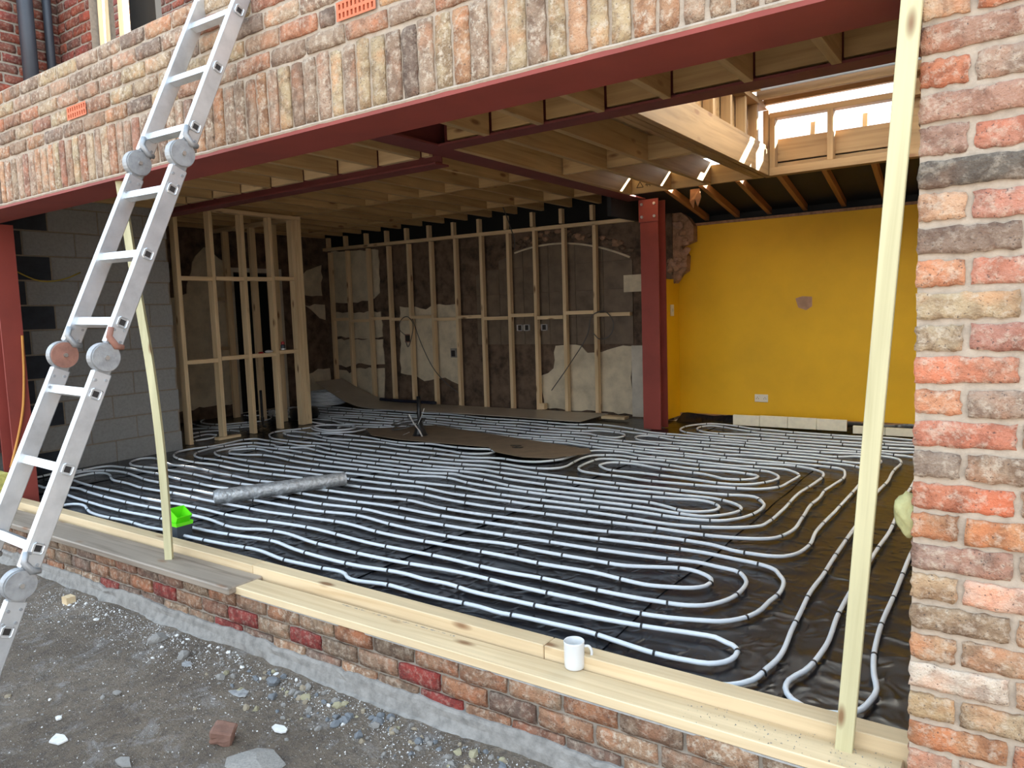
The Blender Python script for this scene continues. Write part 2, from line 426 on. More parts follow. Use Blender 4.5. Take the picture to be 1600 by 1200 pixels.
# brick return beyond the left post
lp = boxo('wall_front_left', 'mortar', None, XL, -6.12, .008, .10, -.02, 2.046); struct(lp, 'reclaimed brick wall left of the opening')
for i in range(26):
    z = .02+i*PC+.02; x = XL+(0 if i % 2 else -.0)
    for L in ((.215, .215, .10) if i % 2 else (.10, .215, .215)):
        c, l = pal()
        if z < 2.02: brick(lp, x+L/2, z, L, PC-.013, c, l)
        x += L+.012
struct(boxo('wall_front_left_inner', 'block_grey', None, -7.1, -6.45, .16, .45, -.02, 2.43), 'grey block inner leaf left of the steel post')

# dwarf wall under the sill plate
dw = boxo('wall_front_sill', 'mortar_grey', None, XL, .0, .012, .25, -.42, -.022)
struct(dw, 'low weathered brick dwarf wall under the opening')
RED = (.30, .05, .045)
DPAL = [((.30, .21, .16), .4), ((.25, .19, .15), .4), ((.37, .22, .15), .5), ((.33, .25, .19), .6), ((.28, .15, .11), .4), ((.42, .28, .20), .9), ((.22, .16, .14), .4), ((.40, .20, .12), .4)]
REDX = {0: [], 1: [-2.33, -1.63, -2.83, -3.55], 2: [-2.95, -1.50, -4.15]}
for r, (zt, zb) in enumerate(((-.016, -.088), (-.098, -.168), (-.178, -.246), (-.256, -.326))):
    x = XL + (.11 if r % 2 else 0)
    while x < -.03:
        L = random.choice((.215, .205, .220)); L = min(L, round(-.004-x, 2))
        if L < .04: break
        c, l = random.choice(DPAL); k = random.uniform(.85, 1.15); c = tuple(a*k for a in c)
        for rx in REDX.get(r, ()):
            if x <= rx < x+L: c, l = RED, .3
        brick(dw, x+L/2, (zt+zb)/2, L, zt-zb, c, l); x += L+.012
# rough concrete footing
bm = BM(); n = 260; prof = []
for i in range(n+1):
    x = XL+(0-XL)*i/n; q = mnoise.noise(Vector((x*3, 0, 0)))*.018 + mnoise.noise(Vector((x*11, 3, 0)))*.012 + mnoise.noise(Vector((x*31, 3, 0)))*.006
    prof.append([bm.verts.new(p) for p in ((x, .05, -.206+q), (x, -.008+q*.3, -.209+q), (x, -.014+q*.5, -.222+q), (x, -.018-q*.5, -.25), (x, -.03+q, -.285), (x, -.075+q, -.315), (x, -.10, -.42))])
for A, B in zip(prof, prof[1:]):
    for k in range(6): bm.faces.new((A[k], A[k+1], B[k+1], B[k]))
ft = mesh_obj('trim_footing', bm, 'concrete', None); struct(ft, 'rough grey concrete footing along the base of the dwarf wall')

# ------------------------------------------------------------------ ground outside
bm = BM(); GX, GY = 90, 70
rows = []
for j in range(GY+1):
    v = j/GY; y = .1-4.0*v if v < .8 else -3.1-(v-.8)*5*14
    row = []
    for i in range(GX+1):
        u = i/GX; x = -7.2+8.6*u
        if i == 0: x = -22
        if i == GX: x = 16
        q = mnoise.noise(Vector((x*1.3, y*1.3, 0)))*.018 + mnoise.noise(Vector((x*6, y*6, 2)))*.008 + mnoise.noise(Vector((x*15, y*15, 5)))*.003
        row.append(bm.verts.new((x, y, -.305+q+.02*math.exp(y/.25))))
    rows.append(row)
for A, B in zip(rows, rows[1:]):
    for i in range(GX): bm.faces.new((A[i], A[i+1], B[i+1], B[i]))
gr = mesh_obj('ground', bm, 'dirt', None, smooth=True); struct(gr, 'bare trodden earth outside with plaster dust')
def gz(x, y):
    q = mnoise.noise(Vector((x*1.3, y*1.3, 0)))*.018 + mnoise.noise(Vector((x*6, y*6, 2)))*.008 + mnoise.noise(Vector((x*15, y*15, 5)))*.003
    return -.305+q+.02*math.exp(min(y, .1)/.25)

# ------------------------------------------------------------------ floor and membrane
fl = boxo('floor', 'pir_white', None, -10.0, 1.2, .25, 6.3, -.12, -.02); struct(fl, 'insulated floor under the black membrane')
SEAMS = [1.12, -1.15, -2.55, -4.3, -6.2, -8.95]
LBL = ['black polythene sheet nearest the brick pier, with the long curved pipe bends', 'black polythene sheet in front of the steel post, right of the middle seam',
       'black polythene sheet in the middle of the floor, under the brown boards', 'black polythene sheet under the silver foil roll', 'black polythene sheet at the far left by the block wall']
for k in range(5):
    x1, x0 = SEAMS[k]+(.06 if k else 0), SEAMS[k+1]; bm = BM(); nx = max(8, int((x1-x0)/.06)); ny = 100; rr = []
    for j in range(ny+1):
        y = .205+(5.95-.205)*j/ny; row = []
        for i in range(nx+1):
            x = x0+(x1-x0)*i/nx
            x2 = x+mnoise.noise(Vector((k*5, y*1.5, 0)))*.03*(i == nx)
            yy = y
            h = mnoise.noise(Vector((x*2.5, y*5, k)))*.0022+mnoise.noise(Vector((x*9, y*3, k+4)))*.0018
            e = .0025*k*.5 + (.004 if i >= nx-1 and k else 0)
            if j == 0: h += .02+.012*abs(mnoise.noise(Vector((x*3, 1, k)))); yy = .202
            if j == ny and x > -3.0: h += .09+.05*mnoise.noise(Vector((x*4, 1, 0)))
            row.append(bm.verts.new((x2, yy, -.010+h+e)))
        rr.append(row)
    for A, B in zip(rr, rr[1:]):
        for i in range(nx): bm.faces.new((A[i], A[i+1], B[i+1], B[i]))
    s = recentre(mesh_obj('membrane_sheet', bm, 'polythene', None, smooth=True))
    if s.data.polygons[0].normal.z < 0: s.data.flip_normals()
    tag(s, LBL[k], 'plastic sheet', 'black polythene sheets over the floor')

# ------------------------------------------------------------------ room walls
# left block wall; flush blue-black blocks paint in the shade of toothed recesses
bw = boxo('wall_left', 'block_mortar', None, -7.12, -6.975, .45, 2.215, -.02, 2.60); struct(bw, 'grey concrete block wall at the left of the room')
bm = BM(); box(bm, -.0, .10, -.215, .215, -.103, .103, .004); bmf = bpy.data.meshes.new('block'); bmesh.ops.recalc_face_normals(bm, faces=bm.faces); bm.to_mesh(bmf); bm.free(); bmf.materials.append(MATS['block_grey'])
bm = BM(); box(bm, -.0, .10, -.10, .10, -.103, .103, .004); bmh = bpy.data.meshes.new('block_half'); bmesh.ops.recalc_face_normals(bm, faces=bm.faces); bm.to_mesh(bmh); bm.free(); bmh.materials.append(MATS['block_grey'])
bm = BM(); box(bm, -.0, .0965, -.215, .215, -.103, .103, .004); bmd = bpy.data.meshes.new('block_dark'); bmesh.ops.recalc_face_normals(bm, faces=bm.faces); bm.to_mesh(bmd); bm.free(); bmd.materials.append(MATS['recess_blue_shade'])
for r in range(12):
    z = -.02+.218*r+.105
    if z > 2.6: break
    y = .46; first = True
    while y+.06 < 2.22:
        Lb = min(.43, 2.222-y); me = bmf
        if first: Lb = .42 if r % 2 else .64; me = bmd
        o = link(bpy.data.objects.new('block', me), bw); o.location = Vector((-7.069, y+Lb/2, z))-bw.location; o.scale = (1, Lb/.43, 1)
        y += Lb+.01; first = False
# end of block wall returning into the alcove, far left wall, back wall
struct(boxo('wall_left_return', 'block_mortar', None, -9.1, -7.12, 2.08, 2.215, -.02, 2.60), 'block wall return behind the stud partition')
lw = BM()
box(lw, -9.15, -8.90, 2.21, 4.30, -.02, 2.9); box(lw, -9.15, -8.90, 5.06, 6.3, -.02, 2.9); box(lw, -9.15, -8.90, 4.30, 5.06, 2.0, 2.9)
lw = recentre(mesh_obj('wall_left_far', lw, 'wall_brown', None)); struct(lw, 'old brown plaster wall in the left alcove with a dark doorway')
d1 = BM(); box(d1, -8.92, -8.87, 4.24, 4.30, 0, 2.06); box(d1, -8.92, -8.87, 5.06, 5.12, 0, 2.06); box(d1, -8.92, -8.87, 4.30, 5.06, 2.0, 2.06)
d1 = recentre(mesh_obj('door_1', d1, 'plaster_white', None)); struct(d1, 'pale door frame around the dark doorway')
boxd = boxo('passage_shade', 'shade_black', d1, -9.9, -9.15, 4.2, 5.2, -.02, 2.1)  # solid black box painted for the dark of the unlit passage
back = boxo('wall_back', 'wall_brown', None, -9.15, -3.12, 6.06, 6.30, -.02, 2.9); struct(back, 'stripped brown back wall behind the timber studs')
yw = boxo('wall_back_right', 'yellow_paint', None, -3.12, 1.3, 6.20, 6.40, .055, 2.215); struct(yw, 'mustard yellow painted back wall')
boxo('bare_edge', 'torn_plaster', yw, -3.12, 1.3, 6.19, 6.41, 2.216, 2.245)
boxo('bare_base', 'bare_plaster', yw, -3.12, 1.3, 6.21, 6.40, -.02, .054)
yr = boxo('wall_back_reveal', 'yellow_paint', None, -3.22, -3.10, 5.72, 6.20, .02, 1.62); struct(yr, 'narrow yellow painted return beside the steel post')
boxo('raw_edge', 'plaster_white', yr, -3.22, -3.095, 5.70, 5.719, .02, 1.62)
struct(boxo('wall_right', 'bare_plaster', None, 1.2, 1.35, .1, 6.5, -.02, 3.3), 'plastered side wall right of the room')
def poly(s): return [tuple(map(float, t.split(','))) for t in s.split()]
def jag(pts, amt, seed):
    r = random.Random(seed); out = []
    for i, (a, b) in enumerate(pts):
        c, d = pts[(i+1) % len(pts)]; L = math.hypot(c-a, d-b); k = max(1, int(L/.09))
        for j in range(k): t = j/k; out.append((a+(c-a)*t+(r.uniform(-amt, amt) if j else 0), b+(d-b)*t+(r.uniform(-amt, amt) if j else 0)))
    return out
PLY = ["-8.81,2.36 -7.78,2.31 -7.79,1.67 -7.91,1.59 -8.07,1.56 -8.39,1.55 -8.53,1.54 -8.78,1.56", "-8.83,1.40 -7.78,1.39 -7.77,1.01 -8.08,0.98 -8.79,1.02",
 "-8.80,0.97 -7.77,0.97 -7.76,0.59 -7.97,0.58 -8.25,0.60 -8.61,0.53 -8.83,0.57", "-8.80,0.49 -8.61,0.48 -8.54,0.43 -8.39,0.52 -7.77,0.53 -7.81,0 -8.33,0 -8.80,0.03",
 "-7.39,1.45 -7.09,1.44 -6.88,1.39 -6.75,1.45 -6.31,1.45 -6.33,0.32 -6.57,0.41 -6.97,0.35 -7.12,0.42 -7.43,0.46",
 "-4.71,0.86 -4.34,0.86 -4.25,0.77 -4.05,0.78 -3.96,0.81 -3.76,0.86 -3.65,0.85 -3.65,0.02 -4.91,0.05 -4.95,0.47 -4.75,0.57"]
for k, s in enumerate(PLY):
    bm = BM(); plate(bm, [Vector((a, 6.045, b)) for a, b in jag(poly(s), .016, k)], (0, .02, 0))
    recentre(mesh_obj('plaster_patch', bm, 'plaster_cream', back))
boxo('plaster_patch', 'plaster_white', back, -3.64, -3.36, 6.03, 6.06, 0, .86)
boxo('plaster_patch', 'plaster_cream', back, -3.72, -3.30, 6.02, 6.06, 1.50, 1.70)
PLX = ["5.49,1.92 5.62,2.06 5.91,2.15 5.89,1.67 5.56,1.68 5.48,1.81", "5.55,1.52 5.93,1.53 5.93,1.29 5.82,1.32", "5.50,0.46 5.73,0.53 5.96,0.52 5.95,0.03 5.50,0.0",
 "3.70,2.11 3.89,2.32 4.20,2.13 4.23,2.05 4.20,0.17 2.6,0.15 2.6,1.65 3.45,1.65 3.59,1.70"]
for k, s in enumerate(PLX):
    bm = BM(); plate(bm, [Vector((-8.885, a, b)) for a, b in jag(poly(s), .02, 40+k)], (-.02, 0, 0))
    recentre(mesh_obj('plaster_patch', bm, 'plaster_cream', lw))
# brown tiles under an old arch
def arch(x): return 2.14-.17*((x+4.72)/.9)**2
for i in range(6):
    for j in range(4):
        x0 = -5.95+i*.39; z0 = .88+j*.335; z1 = min(z0+.33, arch(x0+.19)); 
        if z1-z0 < .08: continue
        bm = BM(); plate(bm, [Vector(p) for p in ((x0, 6.042, z0), (x0+.384, 6.042, z0), (x0+.384, 6.042, min(z0+.33, arch(x0+.384))), (x0+.19, 6.042, z1), (x0, 6.042, min(z0+.33, arch(x0))))], (0, .02, 0))
        recentre(mesh_obj('wall_tile', bm, 'tile_brown', back))
bm = BM(); sweep(bm, [Vector((x/20, 6.05, arch(x/20)+.01)) for x in range(-106, -72)], .014, 6); recentre(mesh_obj('arch_edge', bm, 'plaster_cream', back))
# rubble above the arch
for i in range(44):
    x = -5.45+i*.042+random.uniform(-.02, .02); z = arch(x)+.07+random.uniform(0, .09)
    bm = BM(); bmesh.ops.create_icosphere(bm, subdivisions=1, radius=1)
    for v in bm.verts: v.co = Vector((v.co.x*.055*random.uniform(.7, 1.3), v.co.y*.03, v.co.z*.035*random.uniform(.7, 1.3)))
    mesh_obj('rubble_stone', bm, random.choice(('torn_plaster', 'wall_brown', 'wall_brown')), back, (x, 6.05, z))
boxo('void_shade_strip', 'shade_black', back, -8.9, -3.30, 6.03, 6.055, 2.38, 2.80)  # black strip painting the shade of the void above the top plate
# ragged plaster and brick where the old wall was cut, above the yellow return
bm = BM(); pts = jag(poly("-3.24,2.41 -3.10,2.44 -2.87,2.21 -2.87,2.04 -3.02,1.99 -2.95,1.88 -2.96,1.71 -3.03,1.67 -3.11,1.56 -3.24,1.58"), .02, 5)
plate(bm, [Vector((a, 6.08, b)) for a, b in pts], (0, .12, 0)); recentre(mesh_obj('torn_plaster_edge', bm, 'torn_plaster', yw))
for i in range(22):
    z = 1.58+random.random()*.72; x = -3.06+random.uniform(-.09, .12 if z > 2 or z < 1.95 else .0); s = random.uniform(.03, .06)
    bm = BM(); bmesh.ops.create_icosphere(bm, subdivisions=1, radius=s)
    for v in bm.verts: v.co = Vector((v.co.x*random.uniform(.6, 1.3), v.co.y*.6, v.co.z*random.uniform(.6, 1.2)))
    mesh_obj('plaster_lump', bm, random.choice(('torn_plaster', 'bare_plaster')), yw, (x, 6.06, z))
bm = BM(); pts = jag([(-1.79, 1.35), (-1.72, 1.37), (-1.62, 1.36), (-1.62, 1.26), (-1.68, 1.22), (-1.76, 1.25)], .008, 3)
plate(bm, [Vector((a, 6.197, b)) for a, b in pts], (0, .01, 0)); tag(recentre(mesh_obj('bare_patch', bm, 'bare_plaster', yw)), 'bare pinkish patch where the yellow paint came away')

# ------------------------------------------------------------------ steelwork
def hsec(name, parent, a, b, wd, dp, up, mat='steel_red', tf=.014, tw=.01, matl=None):
    """I-section between a and b (centre line); flanges are perpendicular to `up`"""
    a, b = Vector(a), Vector(b); x = (b-a).normalized(); up = Vector(up); s = up.cross(x)
    for nm, u0, u1, s0, s1 in (('flange', dp/2-tf, dp/2, -wd/2, wd/2), ('flange', -dp/2, -dp/2+tf, -wd/2, wd/2), ('web', -dp/2+tf, dp/2-tf, -tw/2, tw/2)):
        bm = BM(); q = [bm.verts.new(p + up*u + s*t) for p in (a, b) for u in (u0, u1) for t in (s0, s1)]
        for f in ((0, 1, 3, 2), (4, 6, 7, 5), (0, 4, 5, 1), (2, 3, 7, 6), (0, 2, 6, 4), (1, 5, 7, 3)): bm.faces.new([q[i] for i in f])
        recentre(mesh_obj(nm, bm, mat, parent))
t = thing('steel_beam', (-3.0, .15, 2.05), 'long red oxide steel beam with a broad soffit plate carrying the front brickwork', 'steel beam')
bm = BM(); box(bm, XL, .9, -.008, .255, 2.046, 2.062); recentre(mesh_obj('soffit_plate', bm, 'steel_red', t))
hsec('b', t, (XL, .185, 2.17), (.9, .185, 2.17), .13, .21, (0, 0, 1))
t = thing('steel_beam', (-1.4, 1.95, 2.43), 'plum red steel beam spanning right of the middle, parallel to the front', 'steel beam')
hsec('b', t, (-3.06, 1.955, 2.545), (1.2, 1.955, 2.545), .155, .23, (0, 0, 1), 'steel_plum')
t = thing('steel_beam', (-5.0, 2.15, 2.37), 'plum red steel beam spanning left of the middle towards the block wall', 'steel beam')
hsec('b', t, (-7.1, 2.155, 2.485), (-3.26, 2.155, 2.485), .15, .23, (0, 0, 1), 'steel_plum')
t = thing('steel_beam', (-3.16, 2.8, 2.43), 'red steel beam running from the front back to the steel post', 'steel beam')
hsec('b', t, (-3.16, .26, 2.545), (-3.16, 5.22, 2.545), .20, .23, (0, 0, 1), 'steel_plum')
t = thing('steel_column', (-3.03, 5.33, 0), 'red oxide steel post standing beside the yellow wall', 'steel post')
hsec('c', t, (-3.03, 5.33, 0), (-3.03, 5.33, 2.43), .20, .20, (0, -1, 0))
boxo('cap_plate', 'steel_red', t, -3.14, -2.92, 5.215, 5.229, 2.20, 2.43)
for bx in (-3.10, -2.96):
    for bz in (2.25, 2.38):
        bm = BM(); cyl(bm, (bx, 5.215, bz), (bx, 5.198, bz), .016, 6); recentre(mesh_obj('bolt', bm, 'zinc_bolt', t))
t = thing('steel_column', (-5.91, .29, 0), 'red oxide steel post at the left end of the opening, behind the ladder', 'steel post')
hsec('c', t, (-5.91, .29, -.02), (-5.91, .29, 2.046), .14, .20, (1, 0, 0))
boxo('base_plate', 'steel_red', t, -6.03, -5.79, .252, .38, -.022, -.010)
t = thing('steel_stub', (-6.25, .45, .35), 'dark red steel plate beside the left post, left of the ladder', 'steel plate')
boxo('plate', 'steel_red', t, -6.42, -6.08, .44, .46, .33, 2.046); boxo('edge_plate', 'steel_plum', t, -6.42, -6.40, .30, .44, .33, 2.046)
bm = BM(); box(bm, -6.05, -5.84, .05, .20, -.015, .255); bmesh.ops.subdivide_edges(bm, edges=bm.edges[:], cuts=4, use_grid_fill=True)
for v in bm.verts: v.co += Vector((0, 1, 0))*mnoise.noise(v.co*9)*.02+Vector((1, 0, 0))*mnoise.noise(v.co*11)*.01
tag(recentre(mesh_obj('insulation_batt', bm, 'insul_yellow', None)), 'yellow mineral wool batt stuffed beside the left steel post', 'insulation')

# ------------------------------------------------------------------ roof and ceilings
JH = .20
dk = BM()
box(dk, -9.15, 1.3, .10, 2.04, 2.66, 2.68)                     # over the front bays
box(dk, -3.26, -1.80, 2.04, 4.74, 2.66, 2.68)                  # right-hand rear bay, stops short of the trimmer
ce = recentre(mesh_obj('ceiling', dk, 'pine_joist', None)); struct(ce, 'open timber joist ceiling under the flat roof')
dk2 = boxo('ceiling_left', 'pine_joist', None, -9.15, -3.26, 2.04, 6.3, 2.755, 2.775); struct(dk2, 'darker timber joist ceiling over the left rear of the room')
wb = BM(); box(wb, -9.2, 1.4, .101, 2.04, 2.685, 2.70); box(wb, -9.2, -1.81, 2.04, 2.06, 2.66, 2.80); box(wb, -9.2, -1.81, 2.05, 5.0, 2.785, 2.80); box(wb, -9.2, -3.27, 4.7, 6.35, 2.785, 2.80)
struct(recentre(mesh_obj('ceiling_weathering', wb, 'felt_black', None)), 'black roofing felt over the flat roof')
boxo('sun_stop_board', 'felt_black', dk2, -3.31, -3.265, 4.83, 6.2, 2.25, 2.78)  # added to stop sun leaking in beside the lean-to felt
JX = [-.14, -.563, -.985, -1.43, -1.835, -2.25, -2.66, -3.03]
def yjoist(x, y0, y1, z, par, w=.047, h=JH, mat='pine_joist'):
    return timber('joist', (x, y0, z+h/2), (x, y1, z+h/2), w, h, mat, par)
for x in JX[:-1]: yjoist(x+.012, .25, 1.872, 2.43, ce)
for x in (.28, .70): yjoist(x, .25, 1.872, 2.43, ce)
for a, b in zip([1.1]+JX, JX):                                    # packing blocks in the web of the steel
    if a-b > .06: timber('packing_block', (b+.04, 1.915, 2.535), (a-.015, 1.915, 2.535), .05, .15, 'pine_joist', ce)
LX = [-3.40, -3.83, -4.27, -4.68, -5.10, -5.52, -5.94, -6.36, -6.78]
for x in LX: yjoist(x-.02, .25, 2.078, 2.43, ce)
for a, b in zip([-3.27]+LX, LX):
    if a-b > .1: timber('packing_block', (b+.01, 2.105, 2.52), (a-.05, 2.105, 2.52), .045, .17, 'pine_stud', ce)
# right rear bay
for x in (-2.25, -2.64): yjoist(x+.02, 2.04, 4.79, 2.43, ce)
yjoist(-3.035, 2.04, 4.79, 2.43, ce)
yjoist(-1.797, 2.04, 4.79, 2.43, ce, .047, .22, 'pine_frame'); yjoist(-1.748, 2.04, 4.79, 2.43, ce, .047, .22, 'pine_frame'); yjoist(-1.70, 2.04, 4.79, 2.435, ce, .047, .22, 'pine_frame')
for a, b, yy in ((-2.205, -1.845, 3.40), (-2.60, -2.27, 3.47), (-3.0, -2.66, 3.45)):
    timber('noggin', (b, yy, 2.53), (a, yy, 2.53), .047, .18, 'pine_joist', ce)
# left rear bay
RX = [-3.97-.405*i for i in range(13)]
for x in [-3.56]+RX: yjoist(x, 2.24, 5.94, 2.56, dk2, .047, .195)
for i, (a, b) in enumerate(zip([-3.56]+RX, RX)):
    timber('noggin', (b+.024, 4.02+.05*(i % 2), 2.655), (a-.024, 4.02+.05*(i % 2), 2.655), .047, .18, 'pine_joist', dk2)
    timber('packing_block', (b+.024, 2.27, 2.655), (a-.024, 2.27, 2.655), .047, .18, 'pine_joist', dk2)
    timber('noggin', (b+.024, 5.30, 2.655), (a-.024, 5.30, 2.655), .047, .18, 'pine_joist', dk2)

# raised lantern over the right-hand rear bay
lb = BM(); box(lb, -1.80, 1.3, 2.04, 2.40, 3.06, 3.08); box(lb, -1.80, 1.3, 4.35, 4.70, 3.17, 3.19); box(lb, -1.80, -1.62, 2.40, 4.35, 3.06, 3.08); box(lb, 1.1, 1.3, 2.40, 4.35, 3.06, 3.08)
lr = recentre(mesh_obj('ceiling_raised', lb, 'pine_joist', None)); struct(lr, 'raised timber lantern kerb above the clerestory')
og = boxo('added_light_sheet', 'light_sheet', None, -1.70, 1.2, 2.32, 4.45, 3.085, 3.088); struct(og, 'unseen translucent sheet added over the rooflight to spread soft light')  # added out of view to turn sun and sky into soft light
timber('joist', (-1.7, 2.30, 2.99), (1.25, 2.30, 2.99), .047, .14, 'pine_frame', lr)
for yy in (4.52, 4.72): timber('joist', (-1.7, yy, 3.10), (1.25, yy, 3.10), .047, .14, 'pine_frame', lr)
timber('wall_plate', (-1.7, 2.10, 2.70), (1.25, 2.10, 2.70), .10, .05, 'pine_frame', lr)
timber('wall_plate', (-1.7, 2.07, 2.86), (1.25, 2.07, 2.86), .03, .28, 'pine_frame', lr)
timber('side_plate', (-1.735, 2.1, 2.672), (-1.735, 4.80, 2.672), .10, .04, 'pine_frame', lr)
timber('side_plate', (-1.735, 2.1, 3.03), (-1.735, 4.80, 3.03), .10, .045, 'pine_frame', lr)
for yy in (2.2, 2.62, 3.05, 3.45, 3.85, 4.22, 4.55): timber('upright', (-1.745, yy, 2.692), (-1.745, yy, 3.008), .08, .045, 'pine_frame', lr)
boxo('side_board', 'pine_frame', lr, -1.805, -1.795, 2.1, 4.80, 2.66, 3.18)
# clerestory frame
cf = thing('clerestory_frame', (-.6, 4.82, 2.43), 'timber clerestory window frame with bright sky behind it, above the yellow wall', 'window frame')
timber('sill', (-1.67, 4.82, 2.465), (1.2, 4.82, 2.465), .095, .07, 'pine_frame', cf)
timber('head', (-1.67, 4.82, 2.945), (1.2, 4.82, 2.925), .095, .05, 'pine_frame', cf)
for x in (-1.645, -1.165, -.665, -.165, .33, .83): timber('post', (x, 4.82, 2.50), (x, 4.82, 2.92), .095, .047, 'pine_frame', cf, up=(1, 0, 0))
timber('post', (-1.70, 4.82, 2.43), (-1.70, 4.82, 3.0), .095, .05, 'pine_frame', cf, up=(1, 0, 0))
timber('board', (-1.68, 4.92, 2.665), (1.2, 4.92, 2.655), .025, .195, 'pine_frame', cf)
timber('board', (-1.68, 4.93, 2.51), (1.2, 4.93, 2.51), .025, .09, 'pine_frame', cf)
timber('gap_shade_board', (-1.70, 4.955, 2.58), (1.2, 4.955, 2.58), .02, .22, 'felt_black', cf)  # black board added so the gap between the boards stays dark
timber('sun_blocker_board', (-.62, 4.875, 2.84), (1.2, 4.875, 2.84), .012, .80, 'pine_frame', cf)  # added unseen behind the pier to block further sun patches
# trimmer joining the rear joist ends
tr = timber('trimmer', (-3.06, 4.815, 2.515), (-1.73, 4.815, 2.515), .045, .17, 'pine_joist', None); tag(tr, 'stamped timber trimmer across the sunlit joist ends', 'timber')
def text_mark(s, size, loc, rot, parent, mat):
    cu = bpy.data.curves.new('stamp', 'FONT'); cu.body = s; cu.size = size; cu.extrude = .0004
    tmp = bpy.data.objects.new('stamp', cu); COL.objects.link(tmp); bpy.context.view_layer.update()
    me = bpy.data.meshes.new_from_object(tmp.evaluated_get(bpy.context.evaluated_depsgraph_get())); bpy.data.objects.remove(tmp)
    me.materials.clear(); me.materials.append(MATS[mat]); o = link(bpy.data.objects.new('stamp', me), parent)
    o.rotation_euler = rot; o.location = loc; return o
st_ = text_mark('44', .06, (.19, -.0229, -.03), (math.radians(90), 0, 0), tr, 'hole_shade_ink')
bm = BM(); tri = [Vector((.10, -.0229, -.03)), Vector((.17, -.0229, -.03)), Vector((.135, -.0229, .025))]
for a, b_ in zip(tri, tri[1:]+tri[:1]): sweep(bm, [a, b_], .003, 4)
me = bpy.data.meshes.new('stamp'); bm.to_mesh(me); bm.free(); me.materials.append(MATS['hole_shade_ink']); link(bpy.data.objects.new('stamp', me), tr)
# lean-to roof behind: felt, rafters
bm = BM(); plate(bm, [Vector(p) for p in ((-3.3, 5.06, 2.48), (-1.72, 5.06, 2.48), (-1.72, 4.87, 2.50), (1.3, 4.87, 2.50), (1.3, 6.45, 2.33), (-3.3, 6.45, 2.33))], (0, 0, .015))
fr = recentre(mesh_obj('ceiling_rear', bm, 'felt_black', None)); struct(fr, 'black roofing felt of the old lean-to roof above the yellow wall')
for x in (-2.68, -2.33, -1.98, -1.61, -1.23, -.84, -.44, -.04, .36, .76):
    timber('rafter', (x, 4.86, 2.465), (x-.10, 6.28, 2.305), .045, .07, 'old_rafter', fr)
boxo('sky_stop_board', 'felt_black', fr, -3.3, 1.3, 6.405, 6.44, 2.1, 2.335)  # black board added to shut out the sky above the yellow wall
for x in (-1.345, -.925, -.5): timber('rafter_stub', (x, 4.95, 2.67), (x, 4.99, 2.875), .04, .05, 'pine_joist', fr)
# hanging scrap of felt and plaster at the first rafter
bm = BM(); plate(bm, [Vector(p) for p in ((-2.45, 4.90, 2.42), (-2.36, 4.90, 2.42), (-2.35, 4.91, 2.34), (-2.385, 4.92, 2.25), (-2.405, 4.90, 2.33), (-2.43, 4.93, 2.24), (-2.465, 4.92, 2.31))], (0, .01, 0))
tag(recentre(mesh_obj('hanging_scrap', bm, 'old_rafter', None)), 'torn tan scrap hanging from the first old rafter', 'scrap')

# ------------------------------------------------------------------ stud walls
sw = thing('stud_wall', (-6.2, 5.95, 0), 'long pine stud wall in front of the stripped back wall', 'stud wall')
SX = [-8.735, -8.346, -7.903, -7.48, -7.086, -6.661, -6.22, -5.778, -5.337, -4.927, -4.499, -4.066]
for x in SX:
    timber('stud', (x, 5.96, .0), (x+.01, 5.96, 2.335), .07, .045, 'pine_stud', sw, up=(1, 0, 0))
    timber('short_stud', (x-.02, 5.96, 2.38), (x-.02, 5.96, 2.56), .07, .045, 'pine_stud', sw, up=(1, 0, 0))
timber('short_stud', (-3.70, 5.96, 2.38), (-3.70, 5.96, 2.56), .07, .045, 'pine_stud', sw, up=(1, 0, 0))
timber('top_plate', (-8.86, 5.96, 2.385), (-3.55, 5.96, 2.335), .07, .045, 'pine_stud', sw)
NZ = [1.29, 1.26, 1.285, 1.265, 1.285, 1.245, 1.265, 1.235, 1.265, 1.225, 1.275, 1.24]
for (a, b), z in zip(zip(SX, SX[1:]+[-3.60]), NZ): timber('noggin', (a+.022, 5.96, z), (b-.022 if b != -3.60 else b, 5.96, z), .07, .045, 'pine_stud', sw)

pa = thing('stud_partition', (-7.15, 3.2, 0), 'pine stud partition boxing in the alcove beside the block wall', 'stud wall')
for y in (2.41, 2.82, 3.22, 3.60): timber('stud', (-7.15, y, 0), (-7.15, y, 2.51), .09, .045, 'pine_stud', pa, up=(0, 1, 0))
for y in (3.93, 3.98, 4.03): timber('corner_stud', (-7.15+(.0 if y < 4 else .0), y, 0), (-7.15, y, 2.51), .09, .047, 'pine_stud', pa, up=(0, 1, 0))
timber('top_plate', (-7.15, 2.385, 2.535), (-7.15, 4.06, 2.535), .09, .045, 'pine_stud', pa)
for a, b, z, w in ((2.43, 2.80, 1.78, .09), (2.845, 3.2, 1.785, .09), (3.245, 3.58, 1.79, .09), (3.625, 3.91, 1.80, .09), (2.43, 2.80, .885, .09), (2.845, 3.2, .90, .09), (3.245, 3.58, .90, .09), (3.625, 3.91, .92, .09)):
    timber('noggin', (-7.15, a, z), (-7.15, b, z), w, .045, 'pine_stud', pa)
timber('block', (-7.12, 2.72, .012), (-7.12, 3.0, .012), .09, .03, 'pine_stud', pa)
for x in (-7.62, -8.05, -8.62): timber('stud', (x, 4.03, 0), (x, 4.03, 2.51), .09, .045, 'pine_stud', pa, up=(1, 0, 0))
timber('return_plate', (-8.88, 4.03, 2.535), (-7.2, 4.03, 2.535), .09, .045, 'pine_stud', pa)
timber('noggin', (-8.60, 4.03, 1.62), (-8.86, 4.03, 1.62), .09, .045, 'pine_stud', pa)
